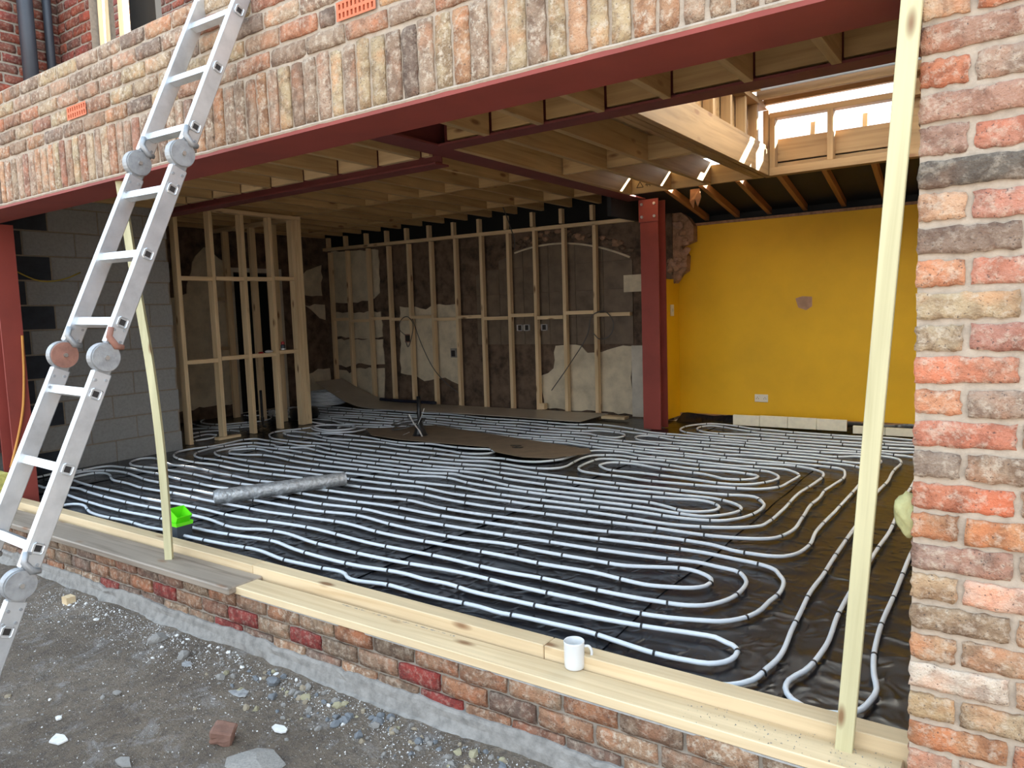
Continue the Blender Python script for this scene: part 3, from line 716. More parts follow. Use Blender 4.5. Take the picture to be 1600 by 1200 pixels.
timber('noggin', (-8.60, 4.03, .95), (-8.86, 4.03, .95), .09, .045, 'pine_stud', pa)

# ------------------------------------------------------------------ sill timbers
pl = thing('sill_plate', (-3.1, .16, -.02), 'long pale pine sill plate along the inner edge of the dwarf wall', 'timber')
def plate_run(a, b): timber('plate_length', a, b, .078, .088, 'pine_fresh', pl, .003)
plate_run((-6.3, .205, .024), (-2.95, .183, .024)); plate_run((-2.947, .183, .024), (-1.205, .166, .024)); plate_run((-1.202, .166, .024), (-.004, .155, .024))
bd = timber('timber_board', (-3.06, .052, .003), (-.02, .058, .003), .125, .036, 'pine_fresh', None, .003)
tag(bd, 'wide pale pine board lying along the wall top under the white mug', 'timber board')
bm = BM(); random.seed(11); q = 0.0                             # faded printed grade stamp
for i in range(60):
    L = random.choice((.003, .005, .008, .016)); q += L+.005
    if i in (14, 30, 42, 47): q += .035
    if q > .66: break
    box(bm, .79+q, .79+q+L, .044+random.uniform(-.003, .003), .047+random.uniform(-.002, .003), .0181, .0185)
me = bpy.data.meshes.new('grade_stamp'); bm.to_mesh(me); bm.free(); me.materials.append(MATS['stone_grey']); link(bpy.data.objects.new('grade_stamp', me), bd)
sbd = timber('scaffold_board', (-5.6, .035, .010), (-2.87, .045, .010), .20, .036, 'scaffold_wood', None, .006); tag(sbd, 'weathered grey scaffold board on the wall top under the left batten', 'timber board')
struct(boxo('trim_wall_top', 'dusty_top', None, -2.85, -.002, .0, .25, -.024, -.017), 'dusty mortar bed on top of the dwarf wall')
bt = BM(); sweep(bt, catmull([(-3.552, .055, .030), (-3.535, .05, .5), (-3.56, .045, 1.0), (-3.64, .04, 1.55), (-3.70, .035, 2.045)], .12), .026, 4); 
bt = mesh_obj('batten', bt, 'pine_treated', None)
me = bt.data; me.transform(Matrix.Translation((3.56, -.05, -.03))); me.transform(Matrix.Rotation(math.radians(90), 4, 'Y')); bt.rotation_euler = (0, math.radians(-90), 0); bt.location = (-3.56, .05, .03)
tag(bt, 'bowed yellowish roofing batten propped behind the ladder', 'batten')
b2 = timber('batten', (-.171, .088, -.016), (-.012, -.02, 2.045), .046, .026, 'pine_treated', None, .002, up=(0, -1, 0)); tag(b2, 'straight yellowish roofing batten leaning beside the brick pier', 'batten')

# ------------------------------------------------------------------ underfloor heating pipes
PIPES = {
'P1': '-5.409,0.284 -5.472,0.364 -5.471,0.402 -5.405,0.449 -5.327,0.451 -5.194,0.410 -5.079,0.376 -4.973,0.363 -4.591,0.380 -4.320,0.369 -4.194,0.382 -3.915,0.377 -3.561,0.394 -3.301,0.421 -3.005,0.385 -2.760,0.393 -2.545,0.393 -2.508,0.369 -2.247,0.393 -2.066,0.384 -1.924,0.388 -1.704,0.399 -1.579,0.391 -1.534,0.398 -1.341,0.408 -1.172,0.413 -1.007,0.391 -0.875,0.375 -0.748,0.384 -0.676,0.399 -0.632,0.439 -0.614,0.500 -0.618,0.542 -0.650,0.585 -0.682,0.597 -0.729,0.618 -0.797,0.611 -0.968,0.580 -1.260,0.547 -1.504,0.534 -1.625,0.531 -1.856,0.526 -2.007,0.546 -2.162,0.538 -2.255,0.547 -2.620,0.512 -3.144,0.539 -3.328,0.572 -3.490,0.560 -3.611,0.541 -4.027,0.506 -4.130,0.510 -4.408,0.528 -4.537,0.525 -4.970,0.503 -4.973,0.501 -5.444,0.524 -5.806,0.557 -5.877,0.569 -6.096,0.619 -6.302,0.701 -6.504,0.813 -6.607,0.918 -6.626,0.979 -6.640,1.081 -6.581,1.146 -6.449,1.210 -6.259,1.228 -6.028,1.199 -5.747,1.152 -5.445,1.127 -5.410,1.113 -5.295,1.116 -5.197,1.114 -5.030,1.125 -4.825,1.115 -4.303,1.141 -4.126,1.144 -4.133,1.153 -3.576,1.169 -3.364,1.206 -2.930,1.156 -2.403,1.141 -2.073,1.181 -1.930,1.171 -1.551,1.175 -1.392,1.181 -1.238,1.240 -1.140,1.277 -1.080,1.281 -1.006,1.255 -0.986,1.241 -0.955,1.210 -0.941,1.159 -0.947,1.114 -0.989,1.063 -1.074,1.026 -1.164,0.998 -1.322,1.004 -1.428,1.018 -1.786,1.003 -1.955,1.009 -2.350,1.004 -2.893,1.000 -3.245,1.040 -3.607,1.014 -4.058,0.977 -4.119,0.980 -4.355,0.977 -4.734,0.978 -4.914,0.987 -5.076,0.988 -5.201,0.981 -5.204,0.980 -5.565,0.975 -5.760,1.002 -5.909,1.007 -6.003,1.010 -6.143,1.058 -6.267,1.111 -6.395,1.127 -6.479,1.086 -6.490,1.010 -6.460,0.903 -6.434,0.871 -6.371,0.855 -6.099,0.818 -5.598,0.802 -4.966,0.789 -4.966,0.789 -4.855,0.795 -4.766,0.803 -4.398,0.812 -4.140,0.799 -3.841,0.818 -3.737,0.832 -3.395,0.862 -2.774,0.822 -2.299,0.833 -1.832,0.817 -1.653,0.830 -1.351,0.824 -1.063,0.838 -0.934,0.861 -0.875,0.895 -0.810,1.003 -0.791,1.153 -0.805,1.259 -0.846,1.332 -0.866,1.358 -0.985,1.386 -1.101,1.402 -1.196,1.385 -1.574,1.342 -2.062,1.325 -2.168,1.319 -2.564,1.305 -3.164,1.319 -3.356,1.342 -3.751,1.301 -4.250,1.298 -4.800,1.284 -5.038,1.268 -5.224,1.282 -5.608,1.303 -5.794,1.330 -5.810,1.340 -6.166,1.339 -6.356,1.348 -6.526,1.343 -6.698,1.300 -6.729,1.207 -6.720,1.098 -6.739,1.052 -6.812,0.871 -6.784,0.762 -6.767,0.694 -6.613,0.611 -6.440,0.569 -6.388,0.596 -6.246,0.589 -6.176,0.655 -6.070,0.692 -5.982,0.707 -5.759,0.686 -5.027,0.656 -4.629,0.669 -4.435,0.680 -4.189,0.677 -3.680,0.664 -3.652,0.679 -3.464,0.712 -3.112,0.672 -2.502,0.663 -2.000,0.698 -1.731,0.685 -1.385,0.685 -0.980,0.695 -0.820,0.745 -0.762,0.770 -0.703,0.831 -0.661,0.930 -0.649,1.075 -0.638,1.186 -0.643,1.259 -0.666,1.361 -0.699,1.419 -0.733,1.475 -0.826,1.522 -0.926,1.535 -1.117,1.557 -1.374,1.543 -1.798,1.502 -2.277,1.477 -2.299,1.466 -2.861,1.460 -3.337,1.481 -3.675,1.453 -4.182,1.440 -4.683,1.445 -4.859,1.433 -5.154,1.434 -5.762,1.476 -5.894,1.469 -6.039,1.473 -6.192,1.464 -6.275,1.451 -6.403,1.440 -6.520,1.443 -6.646,1.495 -6.726,1.569 -6.761,1.658 -6.710,1.725 -6.606,1.731 -6.409,1.684 -6.405,1.678 -6.157,1.623 -5.977,1.642 -5.786,1.639 -5.424,1.596 -5.160,1.588 -4.882,1.561 -4.714,1.581 -4.125,1.596 -3.587,1.624 -3.334,1.662 -2.931,1.608 -2.376,1.620 -2.330,1.624 -1.723,1.653 -1.541,1.691 -1.231,1.709 -1.126,1.703 -0.982,1.660 -0.890,1.658 -0.819,1.663 -0.751,1.692 -0.704,1.769 -0.683,1.884 -0.703,2.193 -0.697,2.704 -0.692,3.277 -0.69,3.62 -0.67,3.83 -0.69,3.89 -0.74,3.99 -0.82,4.08 -1.00,4.13 -1.11,4.14 -1.34,4.16 -1.80,4.15 -1.83,4.14 -2.08,4.17 -2.31,4.21 -2.74,4.19 -2.85,4.24 -3.12,4.26 -3.41,4.30 -3.89,4.27 -4.40,4.31 -4.55,4.34 -5.14,4.36 -5.51,4.44 -5.84,4.44 -6.17,4.37 -6.58,4.35 -7.03,4.39 -7.55,4.43 -7.99,4.46 -8.52,4.48 -8.98,4.60',
'B': '-8.41,4.39 -7.36,4.27 -7.01,4.27 -6.70,4.16 -6.03,4.22 -5.89,4.25 -5.63,4.25 -5.30,4.24 -4.64,4.21 -4.30,4.17 -4.31,4.18 -4.01,4.15 -3.47,4.17 -2.91,4.09 -2.78,4.09 -2.49,4.05 -2.10,4.02 -1.71,3.99 -1.72,4.01 -1.51,3.99 -1.25,3.99 -1.02,3.98 -0.90,3.94 -0.87,3.89 -0.85,3.81 -0.83,3.70 -0.845,3.383 -0.863,3.191 -0.851,2.990 -0.859,2.780 -0.836,2.451 -0.829,2.108 -0.866,1.988 -0.898,1.948 -0.973,1.907 -1.128,1.863 -1.551,1.846 -2.022,1.814 -2.422,1.797 -2.493,1.791 -3.018,1.799 -3.379,1.845 -3.549,1.824 -3.981,1.794 -4.091,1.798 -4.555,1.802 -4.969,1.783 -4.975,1.779 -5.232,1.777 -5.551,1.781 -5.744,1.810 -6.070,1.795 -6.275,1.809 -6.426,1.836 -6.563,1.881 -6.664,1.945 -6.768,2.059 -6.787,2.194 -6.728,2.392 -6.740,2.619 -6.771,2.810 -6.713,2.901 -6.529,2.898 -6.432,2.887 -6.021,2.848 -5.788,2.837 -5.711,2.886 -5.463,2.837 -4.764,2.774 -4.609,2.775 -4.177,2.770 -3.713,2.810 -3.461,2.838 -3.327,2.842 -3.350,2.845 -2.926,2.789 -2.498,2.764 -2.134,2.756 -1.869,2.765 -1.397,2.785 -1.269,2.818 -1.227,2.810 -1.174,2.754 -1.133,2.684 -1.175,2.742 -1.120,2.657 -1.101,2.536 -1.115,2.383 -1.156,2.263 -1.247,2.157 -1.391,2.119 -1.777,2.120 -2.304,2.093 -2.697,2.087 -2.874,2.090 -3.240,2.135 -3.479,2.120 -4.016,2.114 -4.388,2.098 -4.623,2.071 -5.103,2.058 -5.342,2.059 -5.659,2.069 -6.023,2.087 -6.137,2.099 -6.302,2.156 -6.384,2.211 -6.416,2.313 -6.408,2.437 -6.373,2.516 -6.333,2.594 -6.193,2.597 -6.043,2.601 -6.031,2.582 -5.865,2.609 -5.492,2.571 -5.032,2.525 -4.438,2.505 -4.349,2.509 -3.973,2.506 -3.512,2.582 -3.258,2.563 -2.989,2.511 -2.904,2.505 -2.439,2.479 -2.005,2.489 -1.696,2.523 -1.483,2.561 -1.408,2.531 -1.344,2.453 -1.345,2.367 -1.408,2.300 -1.511,2.268 -1.633,2.316 -1.781,2.362 -1.920,2.361 -2.327,2.351 -2.845,2.332 -3.230,2.420 -3.407,2.443 -3.551,2.470 -3.657,2.435 -4.191,2.376 -4.188,2.367 -4.503,2.380 -4.703,2.380 -5.171,2.398 -5.669,2.460 -5.895,2.479 -6.028,2.512 -6.220,2.473 -6.275,2.400 -6.315,2.359 -6.245,2.274 -6.154,2.224 -6.037,2.233 -5.934,2.249 -5.805,2.309 -5.668,2.315 -5.658,2.299 -5.201,2.243 -4.813,2.233 -4.393,2.251 -4.105,2.259 -3.804,2.275 -3.585,2.340 -3.487,2.341 -3.234,2.274 -2.804,2.242 -2.226,2.229 -1.698,2.226 -1.505,2.200 -1.350,2.212 -1.250,2.313 -1.208,2.429 -1.217,2.497 -1.315,2.601 -1.414,2.643 -1.692,2.638 -1.985,2.627 -2.717,2.656 -3.266,2.684 -3.451,2.713 -3.588,2.672 -3.808,2.645 -4.230,2.641 -4.776,2.643 -5.342,2.685 -5.567,2.743 -5.727,2.766 -5.811,2.729 -6.099,2.708 -6.124,2.727 -6.307,2.732 -6.474,2.725 -6.577,2.612 -6.597,2.501 -6.617,2.328 -6.581,2.215 -6.526,2.100 -6.462,2.038 -6.329,1.967 -6.251,1.951 -5.940,1.958 -5.686,1.935 -5.415,1.909 -5.170,1.915 -4.862,1.938 -4.522,1.949 -4.220,1.950 -3.694,1.978 -3.505,2.003 -3.137,1.952 -2.610,1.960 -2.483,1.955 -2.179,1.976 -1.844,1.973 -1.392,1.967 -1.156,2.045 -1.038,2.126 -0.998,2.176 -0.986,2.264 -0.980,2.557 -0.996,3.024 -0.969,3.417 -0.97,3.66 -0.99,3.74 -1.03,3.80 -1.11,3.86 -1.22,3.90 -1.57,3.88 -1.75,3.90 -1.96,3.91 -2.25,3.93 -2.60,3.95 -2.72,3.96 -2.99,3.97 -3.46,4.06 -3.74,4.04 -4.18,4.05 -4.18,4.05 -4.77,4.10 -5.28,4.15 -5.46,4.17 -5.74,4.17 -5.88,4.12 -6.34,4.00 -6.83,4.00 -7.07,4.05 -7.74,4.26 -8.28,4.29',
'C': '-6.75,3.85 -6.79,3.62 -6.883,3.420 -6.883,3.296 -6.802,3.179 -6.675,3.087 -6.525,3.010 -6.300,2.982 -5.896,2.990 -5.682,3.008 -5.333,2.982 -4.782,2.940 -4.267,2.920 -3.798,2.939 -3.582,3.002 -3.427,2.982 -3.452,2.988 -3.044,2.950 -2.946,2.979 -2.879,3.046 -2.867,3.097 -2.888,3.273 -2.909,3.490 -2.88,3.62 -2.79,3.68 -2.59,3.70 -2.56,3.69 -2.26,3.68 -1.91,3.63 -1.60,3.63 -1.59,3.63 -1.46,3.62 -1.38,3.62 -1.30,3.56 -1.248,3.481 -1.233,3.414 -1.242,3.352 -1.287,3.246 -1.351,3.153 -1.433,3.104 -1.487,3.091 -1.577,3.088 -1.758,3.113 -1.894,3.126 -2.042,3.139 -2.202,3.155 -2.405,3.138 -2.401,3.130 -2.485,3.149 -2.587,3.220 -2.631,3.268 -2.640,3.335 -2.625,3.378 -2.569,3.430 -2.490,3.442 -2.480,3.422 -2.326,3.424 -2.226,3.391 -2.124,3.362 -1.891,3.338 -1.774,3.325 -1.661,3.279 -1.590,3.240 -1.530,3.240 -1.464,3.258 -1.393,3.313 -1.376,3.374 -1.379,3.417 -1.404,3.450 -1.441,3.462 -1.572,3.492 -1.752,3.475 -1.947,3.474 -2.20,3.53 -2.30,3.54 -2.43,3.53 -2.61,3.55 -2.63,3.56 -2.76,3.50 -2.771,3.383 -2.767,3.221 -2.752,3.141 -2.727,3.084 -2.660,3.016 -2.500,2.980 -2.236,2.968 -2.153,2.948 -1.697,2.959 -1.443,2.983 -1.372,3.000 -1.282,3.025 -1.164,3.144 -1.134,3.335 -1.12,3.50 -1.12,3.57 -1.15,3.64 -1.19,3.69 -1.27,3.75 -1.34,3.75 -1.55,3.74 -1.59,3.73 -2.07,3.77 -2.53,3.80 -2.67,3.86 -2.89,3.86 -2.97,3.83 -3.02,3.76 -3.04,3.63 -3.060,3.323 -3.109,3.243 -3.197,3.164 -3.326,3.134 -3.575,3.161 -3.565,3.146 -3.822,3.086 -3.955,3.085 -4.294,3.097 -4.766,3.105 -4.961,3.134 -5.151,3.130 -5.596,3.148 -5.951,3.177 -6.309,3.216 -6.493,3.223 -6.648,3.274 -6.759,3.348 -6.756,3.411 -6.592,3.449 -6.386,3.415 -6.223,3.367 -6.004,3.291 -5.819,3.272 -5.682,3.294 -5.258,3.332 -4.877,3.291 -4.674,3.286 -4.481,3.279 -4.204,3.247 -3.995,3.212 -3.880,3.244 -3.802,3.301 -3.784,3.373 -3.836,3.436 -3.922,3.476 -4.036,3.443 -4.390,3.436 -4.669,3.471 -4.839,3.416 -5.250,3.429 -5.537,3.492 -5.81,3.52 -6.188,3.499 -6.410,3.435',
'D': '-0.619,0.261 -0.568,0.284 -0.510,0.357 -0.490,0.468 -0.484,0.499 -0.499,0.870 -0.505,0.973 -0.525,1.282 -0.523,1.513 -0.529,1.740 -0.534,2.200 -0.536,2.628 -0.557,3.104 -0.553,3.337 -0.54,3.67 -0.55,3.93 -0.55,4.10 -0.54,4.36 -0.55,4.43 -0.58,4.51 -0.61,4.54 -0.70,4.58 -0.75,4.59 -0.88,4.60 -1.09,4.57 -1.65,4.57 -1.99,4.63 -2.17,4.62 -2.57,4.64 -2.69,4.70 -2.79,4.74 -2.91,4.73 -2.95,4.69 -2.93,4.59 -2.85,4.50 -2.75,4.46 -2.62,4.46 -2.31,4.48 -1.93,4.45 -1.56,4.43 -1.18,4.42 -1.06,4.40 -0.98,4.43 -0.91,4.48 -0.86,4.49 -0.76,4.46 -0.70,4.41 -0.68,4.35 -0.69,4.29 -0.79,4.22 -0.85,4.22 -0.85,4.23 -0.95,4.24 -1.10,4.28 -1.48,4.29 -1.88,4.30 -2.47,4.33 -2.80,4.38 -2.91,4.38 -3.25,4.42 -3.55,4.45 -3.99,4.43 -4.50,4.49 -5.05,4.49 -5.58,4.58 -5.81,4.59 -6.07,4.55 -6.92,4.58 -7.31,4.52 -7.70,4.55 -8.13,4.58 -8.68,4.60 -9.23,4.73',
'E': '-0.181,3.485 -0.201,2.565 -0.215,2.010 -0.212,1.688 -0.210,1.461 -0.206,0.956 -0.186,0.710 -0.165,0.588 -0.145,0.501 -0.151,0.415 -0.181,0.319 -0.213,0.289 -0.247,0.274 -0.323,0.272 -0.364,0.299 -0.400,0.360 -0.404,0.420 -0.376,0.509 -0.355,0.712 -0.373,1.078 -0.376,1.444 -0.374,1.597 -0.372,1.775 -0.365,2.148 -0.360,2.278 -0.366,2.698 -0.383,3.193 -0.38,3.59 -0.39,4.16',
'F1': '-0.25,4.73 -0.49,4.64 -0.55,4.67 -0.63,4.68 -0.72,4.71 -0.92,4.70 -1.12,4.69 -1.83,4.74 -2.37,4.78 -2.64,4.79 -2.86,4.83 -3.24,4.91 -3.24,4.92 -3.49,4.98 -3.78,4.98 -4.03,4.94 -4.43,4.99 -4.66,5.01 -4.87,4.97 -5.63,5.08 -6.19,5.05 -6.64,5.07 -7.43,5.06 -7.78,5.08 -8.27,5.06 -8.68,5.02 -8.46,4.64',
'F2': '-0.27,4.93 -0.51,4.86 -0.65,4.82 -0.73,4.82 -0.79,4.81 -1.14,4.84 -1.94,4.86 -2.23,4.89 -2.56,4.93 -2.92,4.96 -3.21,5.10 -3.42,5.18 -3.58,5.22 -3.74,5.23 -3.97,5.12 -4.16,5.14 -4.77,5.17 -5.26,5.17 -5.71,5.25 -6.04,5.27 -6.23,5.25 -6.60,5.26 -6.98,5.27 -7.29,5.20 -7.97,5.27 -8.17,5.25 -8.43,5.20',
'F3': '-0.28,5.11 -0.53,5.00 -0.81,5.00 -1.18,5.01 -1.59,5.01 -1.90,5.01 -2.26,5.03 -2.62,5.11 -2.71,5.22 -2.74,5.32 -2.74,5.47 -2.64,5.68 -2.57,5.74 -2.45,5.74 -2.19,5.64 -2.10,5.59 -1.89,5.56 -1.72,5.52 -1.47,5.50 -1.04,5.48 -0.82,5.52 -0.58,5.47 -0.31,5.47',
'F4': '-0.29,5.21 -0.55,5.18 -0.77,5.16 -0.96,5.15 -1.21,5.15 -1.64,5.17 -1.97,5.21 -2.14,5.18 -2.14,5.16 -2.36,5.16 -2.49,5.23 -2.58,5.36 -2.59,5.50 -2.52,5.61 -2.40,5.58 -2.23,5.49 -2.22,5.48 -1.89,5.35 -1.53,5.34 -1.09,5.34 -1.09,5.36 -0.79,5.33 -0.70,5.30 -0.56,5.32 -0.30,5.33',
'F5': '-8.60,4.54 -8.24,4.67 -7.85,4.68 -7.43,4.65 -7.03,4.71 -6.55,4.70 -6.48,4.69 -5.97,4.72 -5.52,4.70 -5.00,4.64 -4.52,4.65 -4.52,4.65 -3.99,4.59 -3.59,4.63 -3.50,4.64 -3.33,4.55 -3.21,4.52 -3.10,4.54 -3.08,4.63 -3.11,4.72 -3.19,4.79 -3.36,4.84 -3.47,4.85 -3.60,4.78 -4.01,4.77 -4.55,4.81 -4.75,4.81 -5.03,4.83 -5.54,4.87 -6.07,4.92 -6.50,4.89 -7.20,4.87 -7.59,4.83 -8.07,4.87 -8.41,4.81 -8.75,4.65',
'coil': '-6.02,3.94 -5.96,3.74 -5.95,3.64 -5.99,3.58 -6.104,3.493 -6.310,3.489 -6.52,3.56 -6.66,3.69 -6.61,3.77 -6.49,3.84 -6.32,3.94 -6.15,3.88 -6.08,3.82 -6.03,3.71 -6.05,3.62 -6.15,3.53 -6.35,3.53 -6.53,3.60 -6.60,3.69 -6.54,3.76 -6.41,3.81 -6.25,3.75 -6.19,3.65',
'a1': '-8.61,4.13 -8.48,4.15 -8.30,4.26 -8.03,4.14 -7.90,3.99 -7.87,3.84 -7.97,3.67 -8.084,3.475 -8.296,3.412 -8.66,3.51 -8.99,3.65',
'a2': '-7.74,4.25 -8.13,4.28 -8.61,4.42 -8.64,4.68 -8.63,4.97 -8.41,5.23',
'a3': '-8.657,3.354 -8.159,3.255 -7.974,3.300 -7.843,3.446 -7.74,3.62',
'a4': '-8.147,3.036 -8.051,3.136 -7.761,3.255 -7.573,3.495',
'a5': '-7.760,2.787 -7.765,3.000 -7.671,3.097 -7.588,3.170 -7.372,3.184',
'a6': '-7.458,2.607 -7.519,2.871 -7.378,2.886',
'a7': '-7.253,2.487 -7.235,2.746 -7.287,2.810',
}

PLAB = {'P1': ('white heating pipe snaking over the front left floor past the foil roll', ), 'B': ('white heating pipe looping over the middle of the floor behind the foil roll',),
 'C': ('white heating pipe coiling into the double spiral right of the brown boards',), 'D': ('white heating pipe sweeping from the sill past the leaning batten to the rear rows',),
 'E': ('white heating pipe in the tight bend at the foot of the leaning batten',), 'F1': ('white heating pipe in the second row in front of the steel post',),
 'F2': ('white heating pipe skirting the grey sheet and the steel post',), 'F3': ('white heating pipe in the outer rear loop by the yellow wall',),
 'F4': ('white heating pipe in the inner rear loop by the yellow wall',), 'F5': ('white heating pipe in the hairpin left of the steel post',),
 'coil': ('loose coil of white heating pipe lying at the left end of the brown boards',), 'a1': ('white heating pipe looping inside the alcove, the bundle\'s top loop',),
 'a2': ('white heating pipe passing between the partition studs towards the white drum',), 'a3': ('white heating pipe in the alcove bundle, second from the top',), 'a4': ('white heating pipe in the alcove bundle, third from the top',),
 'a5': ('white heating pipe in the alcove bundle, fourth from the top',), 'a6': ('white heating pipe in the alcove bundle, fifth from the top',), 'a7': ('white heating pipe in the alcove bundle, nearest the block wall',)}
PR = .0100
bm = BM()                                                         # one clip: a black staple hugging the pipe
for s in (-1, 1):
    prev = None
    x = s*.0035
pts_o = [(math.cos(a)*.0125, math.sin(a)*.0125) for a in [math.pi*k/6 for k in range(7)]]
prof = [(.0145, -.010)]+pts_o+[(-.0145, -.010)]
A = [bm.verts.new((-.0045, y, z)) for y, z in prof]; B = [bm.verts.new((.0045, y, z)) for y, z in prof]
A2 = [bm.verts.new((-.0045, y*.8, z*.8)) for y, z in prof]; B2 = [bm.verts.new((.0045, y*.8, z*.8)) for y, z in prof]
for i in range(len(prof)-1):
    bm.faces.new((A[i], A[i+1], B[i+1], B[i])); bm.faces.new((A[i], A2[i], A2[i+1], A[i+1])); bm.faces.new((B[i], B[i+1], B2[i+1], B2[i]))
bmesh.ops.recalc_face_normals(bm, faces=bm.faces)
CLIP = bpy.data.meshes.new('pipe_clip'); bm.to_mesh(CLIP); bm.free(); CLIP.materials.append(MATS['clip_black'])
random.seed(3)
for key, s in PIPES.items():
    P = [Vector((*map(float, t.split(',')), 0)) for t in s.split()]
    for p in P: p.x = max(p.x, -8.80)
    if key == 'E': pass
    Q = [P[0]]
    for p in P[1:]:
        if (p-Q[-1]).length > .03: Q.append(p)
    C = catmull(Q, .05)
    for p in C:
        p.z = .0145
        if p.y < .228 and p.x > -5.7: p.y = .228
        if -3.16 < p.x < -2.9 and 5.2 < p.y < 5.46: p.y = 5.2
    if key == 'coil':
        for i, p in enumerate(C): p.z = .0145+.018*min(1, i/14)+.00035*i
    bm = BM(); sweep(bm, C, PR, 8)
    o = mesh_obj('heating_pipe', bm, 'pipe_white', None, smooth=True); recentre(o)
    tag(o, PLAB[key][0], 'pipe', 'underfloor heating pipes')
    acc = random.uniform(.05, .3)
    if key == 'coil': continue
    for a, b in zip(C, C[1:]):
        acc -= (b-a).length
        if acc <= 0:
            acc = random.uniform(.24, .47)
            c = link(bpy.data.objects.new('pipe_clip', CLIP), o); c.location = a-o.location; c.rotation_euler = (0, 0, math.atan2(b.y-a.y, b.x-a.x)+random.uniform(-.1, .1))

# ------------------------------------------------------------------ ladder
LP0 = Vector((-2.496, -.0542, 2.58)); th, ph = math.radians(65.763), math.radians(-3.63)
LU = Vector((math.cos(th)*math.sin(ph), -math.cos(th)*math.cos(ph), -math.sin(th))); LS = .28
XD = Vector((1, 0, 0)); XD = (XD-LU*XD.dot(LU)).normalized(); LN = LU.cross(XD).normalized()
if LN.y > 0: LN = -LN                                            # LN points out towards the yard
LAD = thing('ladder', LP0+LU*LS*11.2, 'grey aluminium folding ladder leaning on the brickwork', 'ladder')
RW, RT, WID = .068, .028, .35
def lmat(p): return Matrix(((LU.x, XD.x, LN.x, p.x), (LU.y, XD.y, LN.y, p.y), (LU.z, XD.z, LN.z, p.z), (0, 0, 0, 1)))
LT = {}
def lobj(name, bm, mat, p, parent=None, smooth=False):
    parent = parent or LAD
    me = bpy.data.meshes.new(name); bmesh.ops.recalc_face_normals(bm, faces=bm.faces)
    if smooth:
        for f in bm.faces: f.smooth = True
    bm.to_mesh(me); bm.free(); me.materials.append(MATS[mat]); o = link(bpy.data.objects.new(name, me), parent)
    m = lmat(p); 
    T = Matrix.Translation(p-LAD.location) @ m.to_3x3().to_4x4()
    LT[o.name] = T; o.matrix_local = T if parent is LAD else LT[parent.name].inverted() @ T
    return o
def sockets(bm, xs, side):
    pass
SECT = [(-1.9, 2.26, [-1, 0, 1, 2]), (2.66, 5.32, [3, 4, 5]), (5.70, 8.26, [6, 7, 8]), (8.64, 11.2, [9, 10, 11])]
for s0, s1, rungs in SECT:
    for side in (0, 1):
        off = XD*(-RT/2 if side else -(WID-RT/2))
        bm = BM(); L = (s1-s0)*LS
        # channel rail: web with two folded flanges
        ins = -1 if side else 1
        box(bm, 0, L, -RT/2, RT/2, -RW/2, RW/2, .004)
        r = lobj('rail', bm, 'aluminium', LP0+LU*LS*s0+off)
        # riveted end plates
        for e in (s0+.02, s1-.30):
            if (e < 0) or e > 9.5: continue
            for k in range(2):
                for j in (-1, 1):
                    bm = BM(); y0 = RT/2 if side else -RT/2
                    cyl(bm, (.02+.045*k+.01*(j > 0), y0-.001*(1 if side else -1), j*.018), (.02+.045*k+.01*(j > 0), y0+(.004 if side else -.004), j*.018), .0055, 8)
                    lobj('rivet', bm, 'aluminium_cast', LP0+LU*LS*e+off, r)
                    if not side:
                        bm = BM(); cyl(bm, (.02+.045*k+.01*(j > 0), RT/2-.001, j*.018), (.02+.045*k+.01*(j > 0), RT/2+.003, j*.018), .0055, 8); lobj('rivet', bm, 'aluminium_cast', LP0+LU*LS*e+off, r)
    for k in rungs:
        bm = BM(); h = .0155
        # hollow square rung, open at its right-hand end
        o4 = [(-h, -h), (h, -h), (h, h), (-h, h)]; i4 = [(a*.72, b*.72) for a, b in o4]
        ring = lambda y, q: [bm.verts.new((a, y, b)) for a, b in q]
        a0 = ring(-WID-.002, o4); a1 = ring(.003, o4); a2 = ring(.003, i4); a3 = ring(-.10, i4)
        for A, B in ((a0, a1), (a1, a2), (a2, a3)):
            for t in range(4): bm.faces.new((A[t], A[(t+1) % 4], B[(t+1) % 4], B[t]))
        bm.faces.new(a0); bm.faces.new(a3)
        rg = lobj('rung', bm, 'aluminium', LP0+LU*LS*k)
        bm = BM(); box(bm, -h*.7, h*.7, .0004, .0016, -h*.7, h*.7); lobj('rung_hole_shade', bm, 'hole_shade_ink', LP0+LU*LS*k, rg)  # flat dark plate painted for the shade inside the rung end
        bm = BM(); sweep(bm, [(a*1.16, .0035, b*1.16) for a, b in ((-h, -h*.7), (-h*.7, -h), (h*.7, -h), (h, -h*.7), (h, h*.7), (h*.7, h), (-h*.7, h), (-h, h*.7))], .0028, 6, closed=True)
        lobj('rung_collar', bm, 'aluminium', LP0+LU*LS*k, rg)
